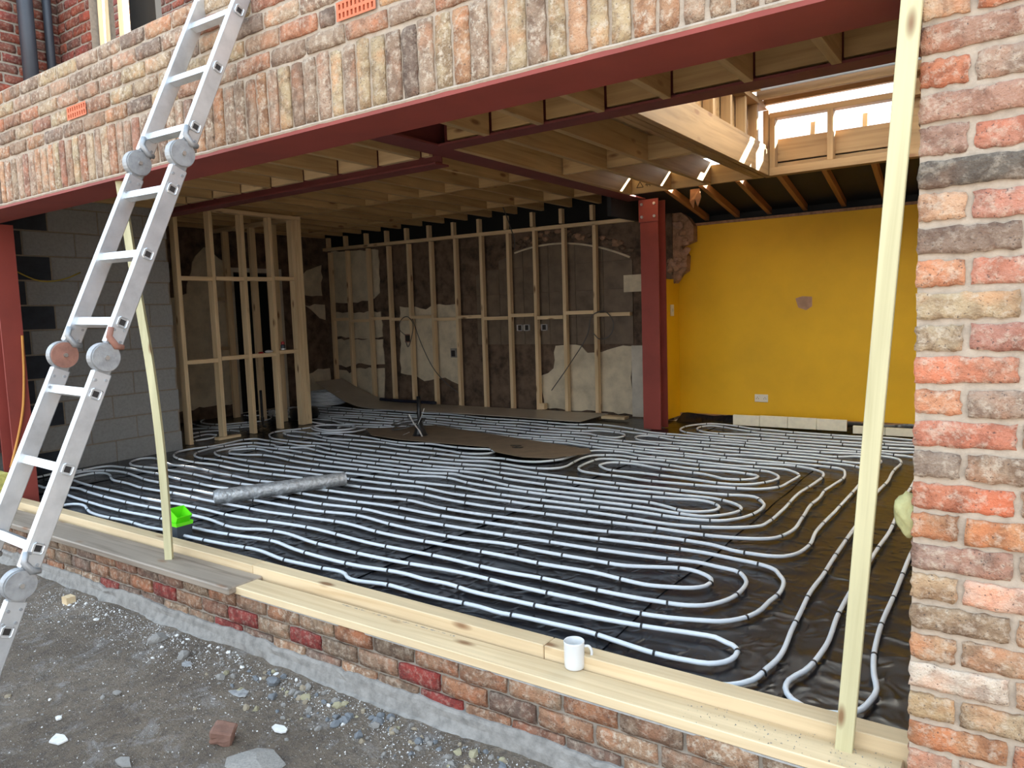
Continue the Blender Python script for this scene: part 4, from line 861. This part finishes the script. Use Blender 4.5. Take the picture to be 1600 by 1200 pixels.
for hk in (2.46, 5.51, 8.45):
    for side in (0, 1):
        off = XD*(-RT/2 if side else -(WID-RT/2)); p = LP0+LU*LS*hk+off
        bm = BM(); box(bm, -.075, .075, -.013, .013, -.03, .028, .006); hg = lobj('hinge', bm, 'aluminium_cast', p)
        for y0, y1, rr, mt in ((-.016, .016, .054, 'aluminium_cast'), (.016, .024, .050, 'aluminium_cast'), (-.024, -.016, .050, 'aluminium_cast')):
            bm = BM(); cyl(bm, (0, y0, .012), (0, y1, .012), rr, 28); o = lobj('hinge_disc', bm, 'rust_paint' if (side == 0 and hk > 5 and hk < 6 and y1 > .02) else mt, p, hg)
        bm = BM(); cyl(bm, (0, -.032, .012), (0, .032, .012), .008, 10); lobj('hinge_pin', bm, 'zinc_bolt', p, hg)
        bm = BM(); sweep(bm, [(-.11, .02, .034), (-.075, .023, .030), (-.05, .026, -.005), (-.056, .026, -.03)], [.011, .012, .013, .010], 8); lobj('hinge_latch', bm, 'rust_paint' if (side and 5 < hk < 6) else 'aluminium_cast', p, hg, smooth=True)

# ------------------------------------------------------------------ things lying about
# mug
MC = (-1.068, .118, .022)
mg = thing('mug', MC, 'plain white mug standing on the pine board', 'mug')
bm = BM(); lathe(bm, [(.026, 0), (.034, .0015), (.0355, .006), (.0365, .02), (.037, .092), (.0375, .098), (.036, .0995), (.0342, .097), (.0335, .02), (.031, .009), (.004, .008)], MC, 36); recentre(mesh_obj('cup', bm, 'white_gloss', mg, smooth=True))
bm = BM(); a = Vector((.86, .51, 0)); sweep(bm, [Vector(MC)+a*r+Vector((0, 0, z)) for r, z in catmull([(.035, .078, 0), (.050, .079, 0), (.060, .066, 0), (.060, .040, 0), (.050, .024, 0), (.035, .021, 0)], .006) and [(q.x, q.y) for q in catmull([(.035, .078, 0), (.050, .079, 0), (.060, .066, 0), (.060, .040, 0), (.050, .024, 0), (.035, .021, 0)], .006)]], .0052, 8)
recentre(mesh_obj('handle', bm, 'white_gloss', mg, smooth=True))
# tub of clips with bright green scoop
tb = thing('storage_tub', (-3.99, .40, .0), 'small grey tub with a bright green tray in it, behind the left batten', 'tub')
def tub(bm, cx, cy, z0, z1, a0, b0, a1, b1, t):
    def rect(a, b, z): return [bm.verts.new((cx+x, cy+y, z)) for x, y in ((-a, -b), (a, -b), (a, b), (-a, b))]
    R = [rect(a0, b0, z0), rect(a1, b1, z1), rect(a1-t, b1-t, z1), rect(a0-t, b0-t, z0+t)]
    for A, B in zip(R, R[1:]):
        for i in range(4): bm.faces.new((A[i], A[(i+1) % 4], B[(i+1) % 4], B[i]))
    bm.faces.new(R[0]); bm.faces.new(R[3])
bm = BM(); tub(bm, -3.99, .38, .004, .085, .056, .046, .062, .052, .004); recentre(mesh_obj('tub_body', bm, 'plastic_grey', tb))
bm = BM(); tub(bm, -3.99, .38, .078, .100, .063, .053, .066, .056, .003); recentre(mesh_obj('tub_rim', bm, 'plastic_green', tb))
bm = BM(); tub(bm, 0, 0, 0, .085, .034, .038, .050, .050, .004); bm.transform(Matrix.Translation((-4.02, .39, .080)) @ Matrix.Rotation(.5, 4, 'Y')); recentre(mesh_obj('tray', bm, 'plastic_green', tb))
# silver foil roll
fr_ = thing('foil_roll', (-4.2, 1.30, .02), 'roll of silver bubble foil lying across the pipes', 'foil roll')
a = Vector((-4.42, .905, .076)); b = Vector((-4.02, 1.755, .074)); d = (b-a); bm = BM(); n = 40
ax = d.normalized(); s_ = Vector((0, 0, 1)).cross(ax).normalized(); rings = []
for i in range(n+1):
    c = a+d*i/n; R = .052*(1+.06*mnoise.noise(Vector((i*.4, 0, 0)))) * (.86 if i in (0,) else 1)
    rings.append([bm.verts.new(c+(s_*math.cos(2*math.pi*k/24)+Vector((0, 0, 1))*math.sin(2*math.pi*k/24))*R*(1+.035*mnoise.noise(Vector((i*.9, math.cos(k*.26)*2, math.sin(k*.26)*2))))) for k in range(24)])
for A, B in zip(rings, rings[1:]):
    for k in range(24): bm.faces.new((A[k], A[(k+1) % 24], B[(k+1) % 24], B[k]))
mesh_o = mesh_obj('foil_wrap', bm, 'foil_silver', fr_, smooth=True); recentre(mesh_o)
for e, (c, sg) in enumerate(((a, -1), (b, 1))):
    bm = BM(); pts = []
    for k in range(60): 
        ang = k*.42; R = .048*(1-k/66); pts.append(c+ax*(-.001*sg)+(s_*math.cos(ang)+Vector((0, 0, 1))*math.sin(ang))*R)
    sweep(bm, pts, .0022, 5); recentre(mesh_obj('spiral_end', bm, 'foil_silver', fr_))
# brown fibre boards between the pipes
def sheet(name, pts, z, t, mat, label, cat, group=None):
    bm = BM(); plate(bm, [Vector((x, y, z)) for x, y in pts], (0, 0, t)); return tag(recentre(mesh_obj(name, bm, mat, None)), label, cat, group)
sheet('fibre_board', [(-5.95, 3.85), (-5.35, 4.36), (-3.13, 3.82), (-3.35, 3.57), (-3.95, 3.50), (-5.05, 3.46), (-5.55, 3.55)], .028, .006, 'card_brown', 'brown fibre board lying flat round the black soil pipe', 'board', 'brown fibre boards')
sheet('fibre_board', [(-3.95, 3.495), (-3.38, 3.56), (-3.02, 3.80), (-2.90, 3.62), (-3.08, 3.27), (-3.35, 3.20), (-3.72, 3.30)], .034, .006, 'card_brown', 'smaller brown fibre board overlapping the right end of the other', 'board', 'brown fibre boards')
bm = BM()
for q in ((-3.73, 3.63), (-3.66, 3.56), (-3.60, 3.50)):
    plate(bm, [Vector((q[0]-.05, q[1], .0345)), Vector((q[0]+.03, q[1]-.01, .0345)), Vector((q[0]+.05, q[1]+.04, .0345)), Vector((q[0]-.02, q[1]+.04, .0345))], (0, 0, .004))
tag(recentre(mesh_obj('tape_scrap', bm, 'plastic_black', None)), 'black scraps of tape on the brown board', 'tape')
# grey sheet against the back wall, curling up at its left end
bm = BM(); rows = []
cv = [(-3.90, .034), (-4.6, .034), (-5.3, .034), (-6.0, .034), (-6.7, .034), (-7.2, .036), (-7.55, .055), (-7.85, .11), (-8.1, .19), (-8.35, .28), (-8.55, .36)]
cv = [(q.x, q.y) for q in catmull([(x, z, 0) for x, z in cv], .15)]
for x, z in cv:
    y0 = 5.22+.02*math.sin(x*2) + max(0, -x-7.3)*.10; rows.append([bm.verts.new((x, y, zz)) for y, zz in ((y0, z), (5.90, z), (5.90, z+.008), (y0, z+.008))])
for A, B in zip(rows, rows[1:]):
    for k in range(4): bm.faces.new((A[k], A[(k+1) % 4], B[(k+1) % 4], B[k]))
bm.faces.new(rows[0]); bm.faces.new(rows[-1][::-1])
tag(recentre(mesh_obj('floor_sheet', bm, 'board_grey', None, smooth=False)), 'grey floor sheet along the back studs, curling up at its left end', 'board')
bm = BM(); sweep(bm, catmull([(-7.55, 5.72, .10), (-7.2, 5.75, .085), (-6.75, 5.78, .08), (-6.55, 5.78, .075)], .1), .034, 10, flat=.7); tag(recentre(mesh_obj('rolled_sheet', bm, 'navy_sheet', None, smooth=True)), 'dark navy rolled sheet on the grey floor sheet', 'sheet')
# drum of white pipe
dr = thing('pipe_drum', (-8.45, 5.55, 0), 'big coil of white pipe standing behind the stud partition', 'pipe coil')
for k in range(9):
    bm = BM(); rr = .27-.006*(k % 2)-.002*k; z = .035+k*.022
    sweep(bm, [(-8.42+rr*math.cos(t*math.pi/20), 5.45+rr*math.sin(t*math.pi/20), z) for t in range(40)], .0115, 8, closed=True); recentre(mesh_obj('coil_turn', bm, 'pipe_white', dr, smooth=True))
# black soil pipe taped up, small black pipe
sp = thing('soil_pipe', (-5.03, 3.75, 0), 'black waste pipe stub rising from the brown board, wrapped in white tape', 'waste pipe')
bm = BM(); lathe(bm, [(.022, 0), (.022, .42), (.018, .42), (.018, .30)], (-5.03, 3.75, .03), 16); recentre(mesh_obj('stub', bm, 'plastic_black', sp, smooth=True))
bm = BM(); lathe(bm, [(.085, 0), (.07, .02), (.042, .10), (.026, .14)], (-5.03, 3.75, .035), 14); recentre(mesh_obj('sleeve', bm, 'plastic_black', sp))
for q in ([(-5.13, 3.70, .26), (-5.06, 3.70, .16), (-5.0, 3.70, .10), (-4.93, 3.67, .04)], [(-4.93, 3.72, .33), (-4.96, 3.70, .24), (-5.01, 3.70, .16)], [(-5.19, 3.66, .04), (-5.12, 3.68, .07)]):
    bm = BM(); sweep(bm, catmull(q, .03), .011, 5, flat=.3); recentre(mesh_obj('tape_strip', bm, 'white_gloss', sp))
for k in range(3):
    bm = BM(); sweep(bm, [(-5.42+.20*math.cos(t*.42)+.01*k, 3.98+.12*math.sin(t*.42+.2*k), .055+.035*k+.05*math.sin(t*.42+k)) for t in range(15)], .007, 6, closed=True)
    o = recentre(mesh_obj('cable_coil' , bm, 'cable_grey', sp, smooth=True))
bp_ = thing('waste_pipe', (-7.42, 3.56, 0), 'thin black waste pipe standing in the alcove behind the partition', 'waste pipe')
bm = BM(); sweep(bm, catmull([(-7.30, 3.50, .03), (-7.40, 3.54, .035), (-7.43, 3.56, .09), (-7.43, 3.56, .30), (-7.43, 3.56, .46)], .04), .016, 10); recentre(mesh_obj('stub', bm, 'plastic_black', bp_, smooth=True))
bm = BM(); lathe(bm, [(.021, 0), (.021, .05)], (-7.43, 3.56, .08), 12); recentre(mesh_obj('collar', bm, 'plastic_black', bp_))
bm = BM(); lathe(bm, [(.05, 0), (.17, .01), (.19, .07), (.17, .14), (.06, .15)], (-7.45, 4.22, .02), 20); tag(recentre(mesh_obj('bin_bag', bm, 'plastic_black', None, smooth=True)), 'black plastic bag slumped behind the partition corner', 'bag')
# white insulation strips at the foot of the yellow wall
def strip(x0, x1, y, h, lab):
    t = thing('insulation_strip', ((x0+x1)/2, y, 0), lab, 'insulation', 'white insulation strips below the yellow wall'); n = max(2, int((x1-x0)/.28)); q = [x0+(x1-x0)*i/n for i in range(n+1)]
    for i in range(n): boxo('strip_piece', 'pir_white', t, q[i]+.002, q[i+1]-.002, y, y+.03, .012, h+random.uniform(-.004, .004), bev=.003)
strip(-2.33, -1.19, 5.76, .125, 'longer white insulation strip under the yellow wall socket'); strip(-1.12, .6, 5.66, .085, 'lower white insulation strip by the brick pier')
sk = thing('wall_socket', (-2.149, 6.2, .22), 'white double socket low on the yellow wall', 'socket')
boxo('face_plate', 'socket_white', sk, -2.222, -2.076, 6.186, 6.199, .218, .304, bev=.004)
for q in (-2.19, -2.108):
    for dx, dz in ((0, .022), (-.011, .006), (.011, .006)): boxo('pin_hole', 'hole_shade_ink', sk, q+dx-.003, q+dx+.003, 6.1845, 6.187, .25+dz-.005, .25+dz+.004)
    boxo('rocker', 'white_gloss', sk, q+.016, q+.026, 6.1835, 6.187, .272, .288)
sk = thing('light_switch', (-3.10, 5.98, 1.2), 'small white switch on the narrow yellow return', 'switch')
boxo('face_plate', 'socket_white', sk, -3.099, -3.088, 5.93, 6.02, 1.20, 1.33, bev=.003); boxo('rocker', 'white_gloss', sk, -3.0875, -3.084, 5.965, 5.985, 1.25, 1.285)
# metal back boxes and cables on the stripped wall
for x, z, lb in ((-5.24, 1.10, 'left'), (-5.13, 1.10, 'middle'), (-4.86, 1.10, 'right')):
    t = thing('back_box', (x, 6.03, z-.04), 'small white metal socket box on the brown tiles, %s of the three' % lb, 'socket box', 'three socket boxes on the tiles')
    bm = BM(); 
    for q in ((x-.04, x-.034, z-.04, z+.04), (x+.034, x+.04, z-.04, z+.04), (x-.04, x+.04, z-.04, z-.034), (x-.04, x+.04, z+.034, z+.04)): box(bm, q[0], q[1], 6.01, 6.042, q[2], q[3])
    recentre(mesh_obj('rim', bm, 'white_gloss', t)); boxo('recess', 'hole_shade_ink', t, x-.034, x+.034, 6.035, 6.0415, z-.034, z+.034)
t = thing('back_box', (-7.21, 6.03, .93), 'rusty red socket box hanging in the cable loop on the left plaster', 'socket box'); boxo('box_body', 'rust_paint', t, -7.27, -7.15, 6.0, 6.043, .92, 1.04); boxo('recess', 'hole_shade_ink', t, -7.255, -7.165, 5.997, 6.001, .935, 1.025)
t = thing('back_box', (-6.37, 6.03, .72), 'empty square socket recess in the cream plaster beside the sloping cable', 'socket box'); boxo('recess', 'stone_grey', t, -6.44, -6.30, 6.03, 6.044, .70, .83); boxo('hole', 'hole_shade_ink', t, -6.425, -6.36, 6.027, 6.031, .715, .80)
tag(tube('cable', catmull([(-7.19, 5.92, 1.03), (-7.28, 5.90, 1.12), (-7.25, 5.90, 1.24), (-7.12, 5.90, 1.30), (-7.02, 5.90, 1.22), (-7.05, 5.90, 1.0), (-7.14, 5.91, .86), (-7.19, 5.93, .93)], .04), .006, 'cable_grey'), 'grey cable looped over the noggin by the red socket box', 'cable')
tag(tube('cable', catmull([(-7.02, 5.905, 1.26), (-6.85, 5.91, .85), (-6.64, 5.91, .52), (-6.45, 5.90, .36), (-6.24, 5.905, .22)], .06), .006, 'cable_grey'), 'grey cable sloping down across the left plaster', 'cable')
tag(tube('cable', catmull([(-4.70, 5.90, .30), (-4.40, 5.89, .66), (-4.15, 5.89, 1.02), (-4.08, 5.89, 1.24), (-3.92, 5.89, 1.28), (-3.80, 5.89, 1.14), (-3.86, 5.89, .98), (-4.0, 5.89, .95), (-4.08, 5.90, 1.02)], .05), .006, 'cable_grey'), 'grey cable looped over the last noggin beside the steel post', 'cable')
tag(tube('cable', catmull([(-4.97, 5.33, 2.59), (-4.98, 5.5, 2.35), (-4.99, 5.6, 2.15), (-5.02, 5.62, 2.08)], .05), .006, 'cable_grey'), 'grey cable hanging from the ceiling in front of the arch', 'cable')
tag(tube('cable', catmull([(-5.795, .345, 1.25), (-5.795, .33, .95), (-5.795, .30, .70), (-5.795, .25, .50), (-5.80, .19, .30)], .06), .009, 'cable_orange'), 'orange cable hanging down the left steel post', 'cable')
tag(tube('cable', catmull([(-6.93, .62, 1.92), (-6.94, .80, 1.80), (-6.94, 1.0, 1.715), (-6.94, 1.2, 1.74), (-6.95, 1.34, 1.80)], .06), .006, 'cable_yellow'), 'thin yellow cable sagging across the block wall', 'cable')
# bits on the partition noggins
bo = thing('glue_bottle', (-7.13, 3.66, .943), 'small bottle with a red cap on the partition noggin', 'bottle')
bm = BM(); lathe(bm, [(.026, 0), (.028, .01), (.028, .055), (.02, .07)], (-7.13, 3.70, .943), 14); recentre(mesh_obj('bottle_body', bm, 'plastic_grey', bo, smooth=True))
bm = BM(); lathe(bm, [(.0286, .0), (.0286, .018)], (-7.13, 3.70, .947), 14); recentre(mesh_obj('label_band', bm, 'white_gloss', bo)); bm = BM(); lathe(bm, [(.021, .07), (.021, .095), (.012, .105)], (-7.13, 3.70, .943), 14); recentre(mesh_obj('cap', bm, 'bottle_red', bo))
bm = BM(); bmesh.ops.create_icosphere(bm, subdivisions=2, radius=.03); 
for v in bm.verts: v.co = Vector((v.co.x, v.co.y*1.8, v.co.z*.6))*(1+.2*mnoise.noise(v.co*40))
tag(mesh_obj('crumpled_tape', bm, 'white_gloss', None, (-7.13, 3.49, .94)), 'crumpled white scrap on the noggin beside the red capped bottle', 'scrap')
bm = BM(); lathe(bm, [(.03, 0), (.035, .008), (.02, .02)], (-7.13, 3.38, .923), 14); tag(recentre(mesh_obj('tape_reel', bm, 'bottle_red', None)), 'small red reel lying on the noggin', 'reel')
# offcuts
tag(boxo('timber_offcut', 'pine_stud', None, -3.85, -3.55, 5.62, 5.75, .02, .05), 'yellow timber offcut on the floor beside the steel post', 'timber offcut')
tag(boxo('timber_offcut', 'pine_stud', None, -4.92, -4.83, 5.92, 5.99, .044, .12), 'small pine block standing on the grey floor sheet between studs', 'timber offcut')
bm = BM(); bmesh.ops.create_icosphere(bm, subdivisions=3, radius=.04)
for v in bm.verts: v.co = Vector((v.co.x*.8, v.co.y*1.0, v.co.z*1.35))*(1+.45*mnoise.noise(v.co*38))
tag(mesh_obj('foam_lump', bm, 'foam_pale', None, (-.012, .06, .735), smooth=True), 'pale expanding foam lump bulging from the side of the pier', 'foam')

# ------------------------------------------------------------------ rubble on the ground outside
random.seed(21)
def rock(seed, flat=.6, sub=2):
    r = random.Random(seed); bm = BM(); bmesh.ops.create_icosphere(bm, subdivisions=sub, radius=1)
    off = Vector((seed*3.1, seed*1.7, 0)); sc = (1, r.uniform(.6, .9), flat*r.uniform(.7, 1.2))
    for v in bm.verts:
        k = 1+.42*mnoise.noise(v.co*1.3+off); v.co = Vector((v.co.x*sc[0], v.co.y*sc[1], v.co.z*sc[2]))*k
    for i in range(4):                                            # knock facets off
        n = Vector((r.uniform(-1, 1), r.uniform(-1, 1), r.uniform(-.3, 1))).normalized(); lim = r.uniform(.35, .6)
        for v in bm.verts:
            e = v.co.dot(n)-lim
            if e > 0: v.co -= n*e
    bmesh.ops.recalc_face_normals(bm, faces=bm.faces); me = bpy.data.meshes.new('stone'); bm.to_mesh(me); bm.free(); return me
ROCKS = {}
for mt in ('stone_grey', 'stone_tan', 'stone_slate', 'stone_yellow', 'grit_white'):
    for k in range(5):
        me = rock(len(ROCKS)*7+k+1, .6, 2 if k < 3 else 1); me.materials.append(MATS[mt]); ROCKS[(mt, k)] = me
def put_rock(x, y, s, mt, label, group, cat='stone', sink=.25):
    o = link(bpy.data.objects.new('stone', ROCKS[(mt, random.randrange(5))])); o.location = (x, y, gz(x, y)+s*(.42-sink)); o.scale = (s, s, s)
    o.rotation_euler = (random.uniform(-.25, .25), random.uniform(-.25, .25), random.uniform(0, 6.28)); return tag(o, label, cat, group)
GL = {'stone_grey': 'small grey stone in the rubble on the earth', 'stone_tan': 'small tan stone in the rubble on the earth', 'stone_slate': 'small blue grey stone in the rubble on the earth', 'stone_yellow': 'small yellowish stone in the rubble on the earth', 'grit_white': 'small white plaster crumb on the earth'}
def rub(x, y, s, mt):
    zone = 'against the wall foot' if y > -.2 else 'out on the bare earth'
    where = 'right of the flat slab' if x > -1.8 else ('in the middle of the yard' if x > -2.6 else 'towards the ladder')
    put_rock(x, y, s, mt, GL[mt].split(' in the ')[0].split(' on the ')[0]+' '+zone+', '+where, 'rubble: '+mt.split('_')[1]+', '+zone+', '+where)
for i in range(240):                                              # dense band at the wall foot
    x = -2.75+random.random()**.8*2.0; y = -.07-abs(random.gauss(0, .13)) ; rub(x, y, random.uniform(.006, .030)*(1 if random.random() < .5 else .6), random.choice(('stone_grey', 'stone_grey', 'stone_tan', 'stone_slate', 'stone_slate', 'stone_yellow')))
for i in range(60):
    x = random.uniform(-4.4, -1.2); y = random.uniform(-1.2, -.1); rub(x, y, random.uniform(.006, .020), random.choice(('stone_grey', 'stone_tan', 'grit_white', 'stone_grey')))
for i in range(50):
    x = random.uniform(-4.3, -2.3); y = -.06-abs(random.gauss(0, .07)); rub(x, y, random.uniform(.006, .016), random.choice(('grit_white', 'grit_white', 'stone_grey')))
put_rock(-3.33, -.16, .055, 'stone_grey', 'rounded grey cobble by the wall foot in the white dust', 'larger stones')
put_rock(-3.05, -.19, .045, 'stone_grey', 'second cobble along the wall in the white dust, nearer the camera', 'larger stones')
put_rock(-2.45, -.14, .048, 'stone_slate', 'largest blue grey stone against the footing', 'larger stones')
put_rock(-1.83, -.12, .036, 'stone_slate', 'blue grey stone leaning on the footing below the mug side', 'larger stones')
# flat stone slab, broken brick, timber block, scraps
o = put_rock(-2.01, -.53, .12, 'stone_grey', 'large flat grey stone beside the broken brick', 'larger stones'); o.scale = (.125, .115, .05); o.location.z = -.297; o.rotation_euler = (0, 0, .6); o.name = 'stone_slab'
bm = BM(); box(bm, -.042, .042, -.036, .036, -.03, .03, .007); bmesh.ops.subdivide_edges(bm, edges=bm.edges[:], cuts=2, use_grid_fill=True)
for v in bm.verts: v.co += v.co.normalized()*mnoise.noise(v.co*30)*.010
bb = mesh_obj('broken_brick', bm, 'brick_dark', None, (-2.25, -.52, -.270)); bb.rotation_euler = (.15, .25, .7); tag(bb, 'broken dark red half brick lying on the earth', 'brick')
tb_ = boxo('timber_block', 'pine_fresh', None, -4.33, -4.27, -.17, -.12, -.305, -.258); tag(tb_, 'small pale timber block on the earth by the ladder foot', 'timber offcut')
def scrap(x, y, s, mt, lab, seed, cat='scrap'):
    r = random.Random(seed); n = 7; pts = [(x+math.cos(k*6.283/n)*s*r.uniform(.6, 1.2), y+math.sin(k*6.283/n)*s*.6*r.uniform(.6, 1.2)) for k in range(n)]
    bm = BM(); plate(bm, [Vector((a, b_, gz(x, y)+.004)) for a, b_ in pts], (0, 0, .006)); tag(recentre(mesh_obj('debris_flake', bm, mt, None)), lab, cat)
scrap(-2.82, -.86, .055, 'grit_white', 'largest pale ragged flake on the earth near the bottom left corner', 1)
scrap(-2.45, -.80, .045, 'stone_grey', 'grey slate flake near the bottom edge left of the broken brick', 2)
scrap(-2.98, -.55, .03, 'stone_grey', 'grey shard on the open earth below the ladder', 3)
scrap(-2.12, -.36, .045, 'grit_white', 'white flake just behind the flat grey stone', 4)
scrap(-2.50, -.28, .05, 'foil_silver', 'shiny clear plastic scrap on the earth near the wall', 5)
scrap(-2.95, -.24, .035, 'foil_silver', 'pale blue plastic scrap in the white dust', 6)
scrap(-3.0, -.78, .025, 'grit_white', 'small pale chip left of the largest ragged flake', 7)
# fine grit, beyond counting
bm = BM(); random.seed(5)
for i in range(5200):
    if i < 3400: x = -4.6+random.random()*3.6; y = -.055-abs(random.gauss(0, .16+.05*math.sin(x*4)))
    else: x = random.uniform(-4.8, -1.0); y = random.uniform(-1.5, -.05)
    s = random.uniform(.0015, .0055); z = gz(x, y)+.001
    v = [bm.verts.new((x+random.uniform(-s, s), y+random.uniform(-s, s), z)) for _ in range(3)]+[bm.verts.new((x, y, z+s))]
    for f in ((0, 1, 3), (1, 2, 3), (2, 0, 3)): bm.faces.new([v[k] for k in f])
g = mesh_obj('plaster_grit', bm, 'grit_white', None); tag(g, 'fine white plaster grit scattered over the earth along the wall', 'grit', kind='stuff')

bm = BM()
for i in range(160):
    x = -.65+random.random()*.62; y = random.uniform(0.0, .12); s = random.uniform(.001, .004)
    v = [bm.verts.new((x+random.uniform(-s, s), y+random.uniform(-s, s), .0212)) for _ in range(3)]+[bm.verts.new((x, y, .0212+s))]
    for f in ((0, 1, 3), (1, 2, 3), (2, 0, 3)): bm.faces.new([v[k] for k in f])
tag(mesh_obj('mortar_crumbs', bm, 'stone_grey', None), 'dark mortar crumbs on the pine board beside the brick pier', 'crumbs', kind='stuff')

# ------------------------------------------------------------------ house behind the parapet
def far_wall(name, label, ax, c, lo, hi, z0, z1, d, cols):
    """brick wall in plane ax = c; bricks are parts"""
    if ax == 'x': ww = boxo(name, 'mortar_grey', None, c-.2, c-.008, lo, hi, z0, z1)
    else: ww = boxo(name, 'mortar_grey', None, lo, hi, c+.008, c+.2, z0, z1)
    struct(ww, label); z = z0+.04; r = 0
    while z < z1-.02:
        p = lo+.005+(.0 if r % 2 else .11)
        if r % 2 == 0: p = lo+.005
        first = r % 2 == 0
        while p < hi-.02:
            L = .105 if first else .215; first = False; L = min(L, round(hi-p-.003, 2))
            if L < .03: break
            cc = random.choice(cols); k = random.uniform(.75, 1.2)
            if ax == 'x':
                o = brick(ww, 0, z, L, .066, tuple(a*k for a in cc), .25); o.location = Vector((c+random.uniform(-.003, .003), p+L/2, z))-ww.location; o.rotation_euler = (0, 0, math.radians(90))
            else: o = brick(ww, p+L/2, z, L, .066, tuple(a*k for a in cc), .25, yy=c)
            p += L+.011
        z += .0787; r += 1
    return ww
HC = [(.27, .07, .045), (.22, .075, .055), (.31, .085, .05), (.20, .09, .075), (.25, .06, .05)]
far_wall('wall_house_side', 'red brick house wall at the top left with the two downpipes', 'x', -6.30, -.2, 1.20, 2.72, 4.6, .1, HC)
far_wall('wall_house_return', 'narrow red brick house wall right of the thin downpipe', 'y', 1.02, -6.30, -5.79, 2.72, 4.6, .1, HC)
far_wall('wall_house_rear', 'red brick house wall beyond the pale timber posts', 'y', 2.5, -8.5, -4.6, 3.55, 5.6, .1, HC)
boxo('dark_opening', 'shade_black', None, -5.79, -5.42, 1.35, 1.40, 2.72, 4.6); bpy.data.objects['dark_opening'].name = 'window_1'; struct(bpy.data.objects['window_1'], 'dark window opening between pale timber posts')  # black panel stands for the shade inside the opening
for (x, lb) in ((-5.715, 'left'), (-5.425, 'right')):
    t = timber('frame_post', (x-.03, 1.10, 2.80), (x+.01, 1.10, 4.6), .05, .07, 'pine_stud', None, up=(1, 0, 0)); tag(t, '%s of two pale timber posts by the dark window above the parapet' % lb, 'timber post')
def downpipe(y, r, lab):
    t = thing('downpipe', (-6.22, y, 2.80), lab, 'downpipe')
    bm = BM(); cyl(bm, (-6.30+r+.015, y, 2.80), (-6.30+r+.015, y, 4.6), r, 18); recentre(mesh_obj('pipe', bm, 'pipe_slate', t, smooth=True))
    bm = BM(); cyl(bm, (-6.30+r+.015, y, 4.0), (-6.30+r+.015, y, 4.06), r*1.15, 18); recentre(mesh_obj('bracket', bm, 'pipe_slate', t))
downpipe(.76, .055, 'thick slate grey downpipe on the red brick house wall'); downpipe(.93, .032, 'thin slate grey downpipe in the corner of the red brick house')
